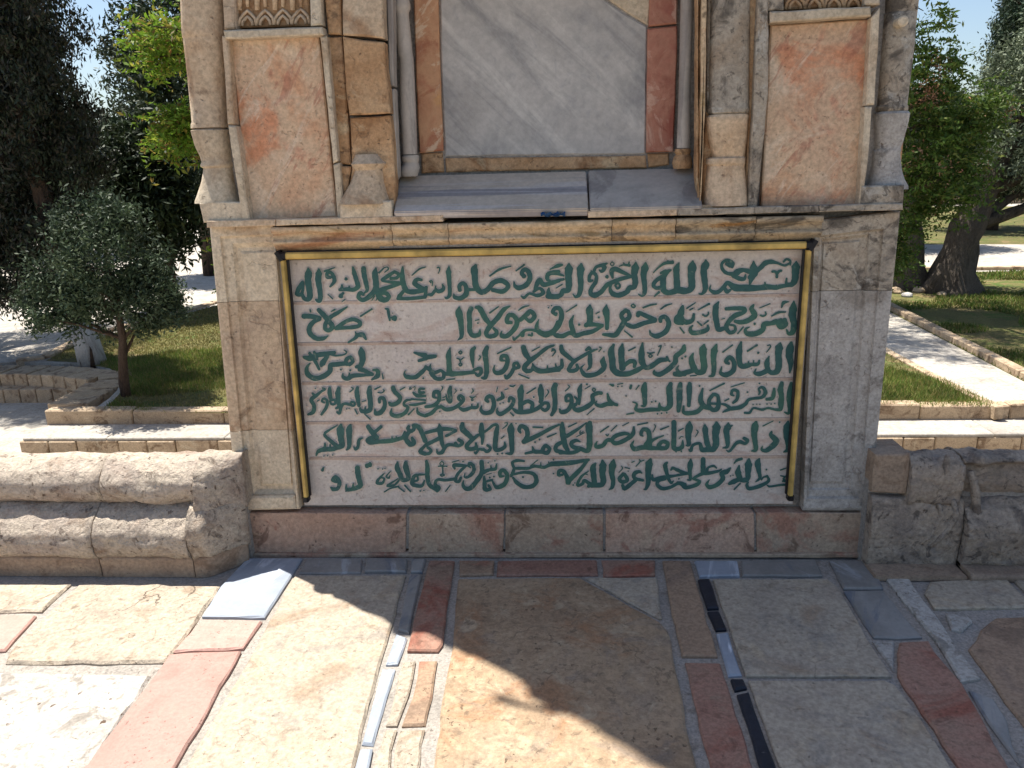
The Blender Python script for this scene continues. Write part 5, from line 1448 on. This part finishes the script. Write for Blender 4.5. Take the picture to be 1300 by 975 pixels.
bgtree('pine_tree', 'tall dark pine at the top right above the olive', 1290, 30, 11.5, 2.3, 'lpine', 67, 760, .38, size=.15, r=.24)
bgtree('cypress_tree', 'slim cypress rising between the seeding tree and the pine', 1224, 32, 8.4, .62, 'lpine', 68, 210, .1, upb=.9, size=.14)
bgtree('dark_tree', 'broad dark tree behind the gnarled olive trunk', 1235, 24, 3.9, 2.3, 'ldark', 69, 300, .2, size=.14)
bgtree('dark_tree', 'shady dark tree behind the seeding tree on the right', 1130, 20, 4.0, 1.6, 'ldark', 70, 250, .22)
bgtree('dark_tree', 'dark tree beyond the right edge', 1420, 22, 5.0, 2.4, 'ldark', 71, 260, .15, size=.14)
# hedge belt far off
PT = []; g = np.random.default_rng(90)
for i, (px, D) in enumerate(((-260, 60), (-60, 64), (160, 62), (380, 66), (620, 62), (860, 66), (1060, 60), (1200, 58), (1340, 60), (1500, 62))):
    x = CAM[0]+(px-650)/FPX*D-math.tan(y_)*D; h = 4.6+.9*math.sin(i*2.1)
    PT.append(clumps(g, 170, (x, CAM[1]+D, PZ+h/2), (6.2, 5, h/2), .25, .9, 60)[1])
tagit(leaves('distant_trees', np.concatenate(PT), .4, .4, M['ldark'], None, 0, 91), 'far-off belt of dark trees closing the view behind the garden', 'trees', None, 'stuff')
# garden wall at the far end on the right
def wallrun(px0, px1, D, h, label):
    x0 = CAM[0]+(px0-650)/FPX*D-math.tan(y_)*D; x1 = CAM[0]+(px1-650)/FPX*D-math.tan(y_)*D
    t = empty('boundary_wall', ((x0+x1)/2, CAM[1]+D, PZ), label, 'wall'); x = x0
    while x < x1:
        w = 1.6; box('wall_block', x+.01, x+w-.01, CAM[1]+D, CAM[1]+D+.4, PZ, PZ+h+random.uniform(-.02, .02), M['paves'], t, .02); x += w
wallrun(1000, 1700, 36, .75, 'long low stone wall beyond the far path on the right')
wallrun(-500, 420, 40, .8, 'long low stone wall across the far side of the plaza on the left')
# white rock-like parasol foot in the distance is left as bare wall; grass
def inpoly(x, y, P):
    c = np.zeros(len(x), bool); n = len(P)
    for i in range(n):
        x1, y1 = P[i].x, P[i].y; x2, y2 = P[(i+1) % n].x, P[(i+1) % n].y
        s = ((y1 > y) != (y2 > y)) & (x < (x2-x1)*(y-y1)/((y2-y1) or 1e-9)+x1); c ^= s
    return c
def grass(P, n, h, mat, seed, label, bare=.0):
    g = np.random.default_rng(seed); xs = [p.x for p in P]; ys = [p.y for p in P]
    x = g.uniform(min(xs), max(xs), n*3); y = g.uniform(min(ys), min(max(ys), 24), n*3); k = inpoly(x, y, P)
    d = y-CAM[1]; k &= g.random(len(x)) < np.clip((9/d)**1.2, .15, 1)
    if bare:
        q = np.array([noise.noise(Vector((a*.8, b_*.8, seed))) for a, b_ in zip(x[k][:], y[k][:])]); kk = np.where(k)[0]; k[kk[q > bare]] = False
    x, y = x[k][:n], y[k][:n]; N = len(x); B = np.stack([x, y, np.full(N, PZ+.003)], 1)
    H = (h*g.uniform(.4, 1.2, N))[:, None]; l = g.normal(size=(N, 3))*.35; l[:, 2] = 1; s = g.normal(size=(N, 3)); s[:, 2] = 0; s /= np.linalg.norm(s, axis=1)[:, None]
    wdt = (.0045+.0012*np.clip(y-CAM[1]-8, 0, 12))[:, None]
    V = np.empty((N, 3, 3)); V[:, 0] = B-s*wdt; V[:, 1] = B+s*wdt; V[:, 2] = B+l*H
    me = bpy.data.meshes.new('grass'); me.vertices.add(3*N); me.vertices.foreach_set('co', V.reshape(-1)); me.loops.add(3*N); me.loops.foreach_set('vertex_index', np.arange(3*N, dtype=np.int32))
    me.polygons.add(N); me.polygons.foreach_set('loop_start', np.arange(0, 3*N, 3, dtype=np.int32)); me.polygons.foreach_set('loop_total', np.full(N, 3, dtype=np.int32)); me.update(calc_edges=True); me.validate()
    tagit(link('grass', me, mat), label, 'grass', None, 'stuff')
lawnB = gpoly([(60, 458), (108, 432), (170, 416), (270, 389), (420, 352), (560, 352), (640, 430), (300, 446), (150, 450)], PZ+.004)
lawnF = gpoly([(128, 524), (140, 512), (156, 496), (158, 482), (140, 468), (100, 452), (300, 443), (640, 430), (640, 524)], PZ+.004)
grass(lawnF, 52000, .055, M['lgr'], 5, 'short green grass of the left lawn under the small olive', .22)
grass(lawnF, 16000, .04, M['lgrd'], 16, 'dry straw-coloured grass mixed into the left lawn')
grass(lawnB, 40000, .035, M['lgrd'], 6, 'dry yellow-green turf at the sunny far end of the left lawn')
grass(lawnR1, 60000, .06, M['lgr'], 7, 'patchy green grass of the triangular lawn beside the path', .12)
grass(lawnR1, 12000, .04, M['lgrd'], 17, 'dry straw-coloured grass mixed into the triangular lawn')
grass(lawnR2, 70000, .06, M['lgr'], 8, 'green grass round the gnarled olive trunks', .05)
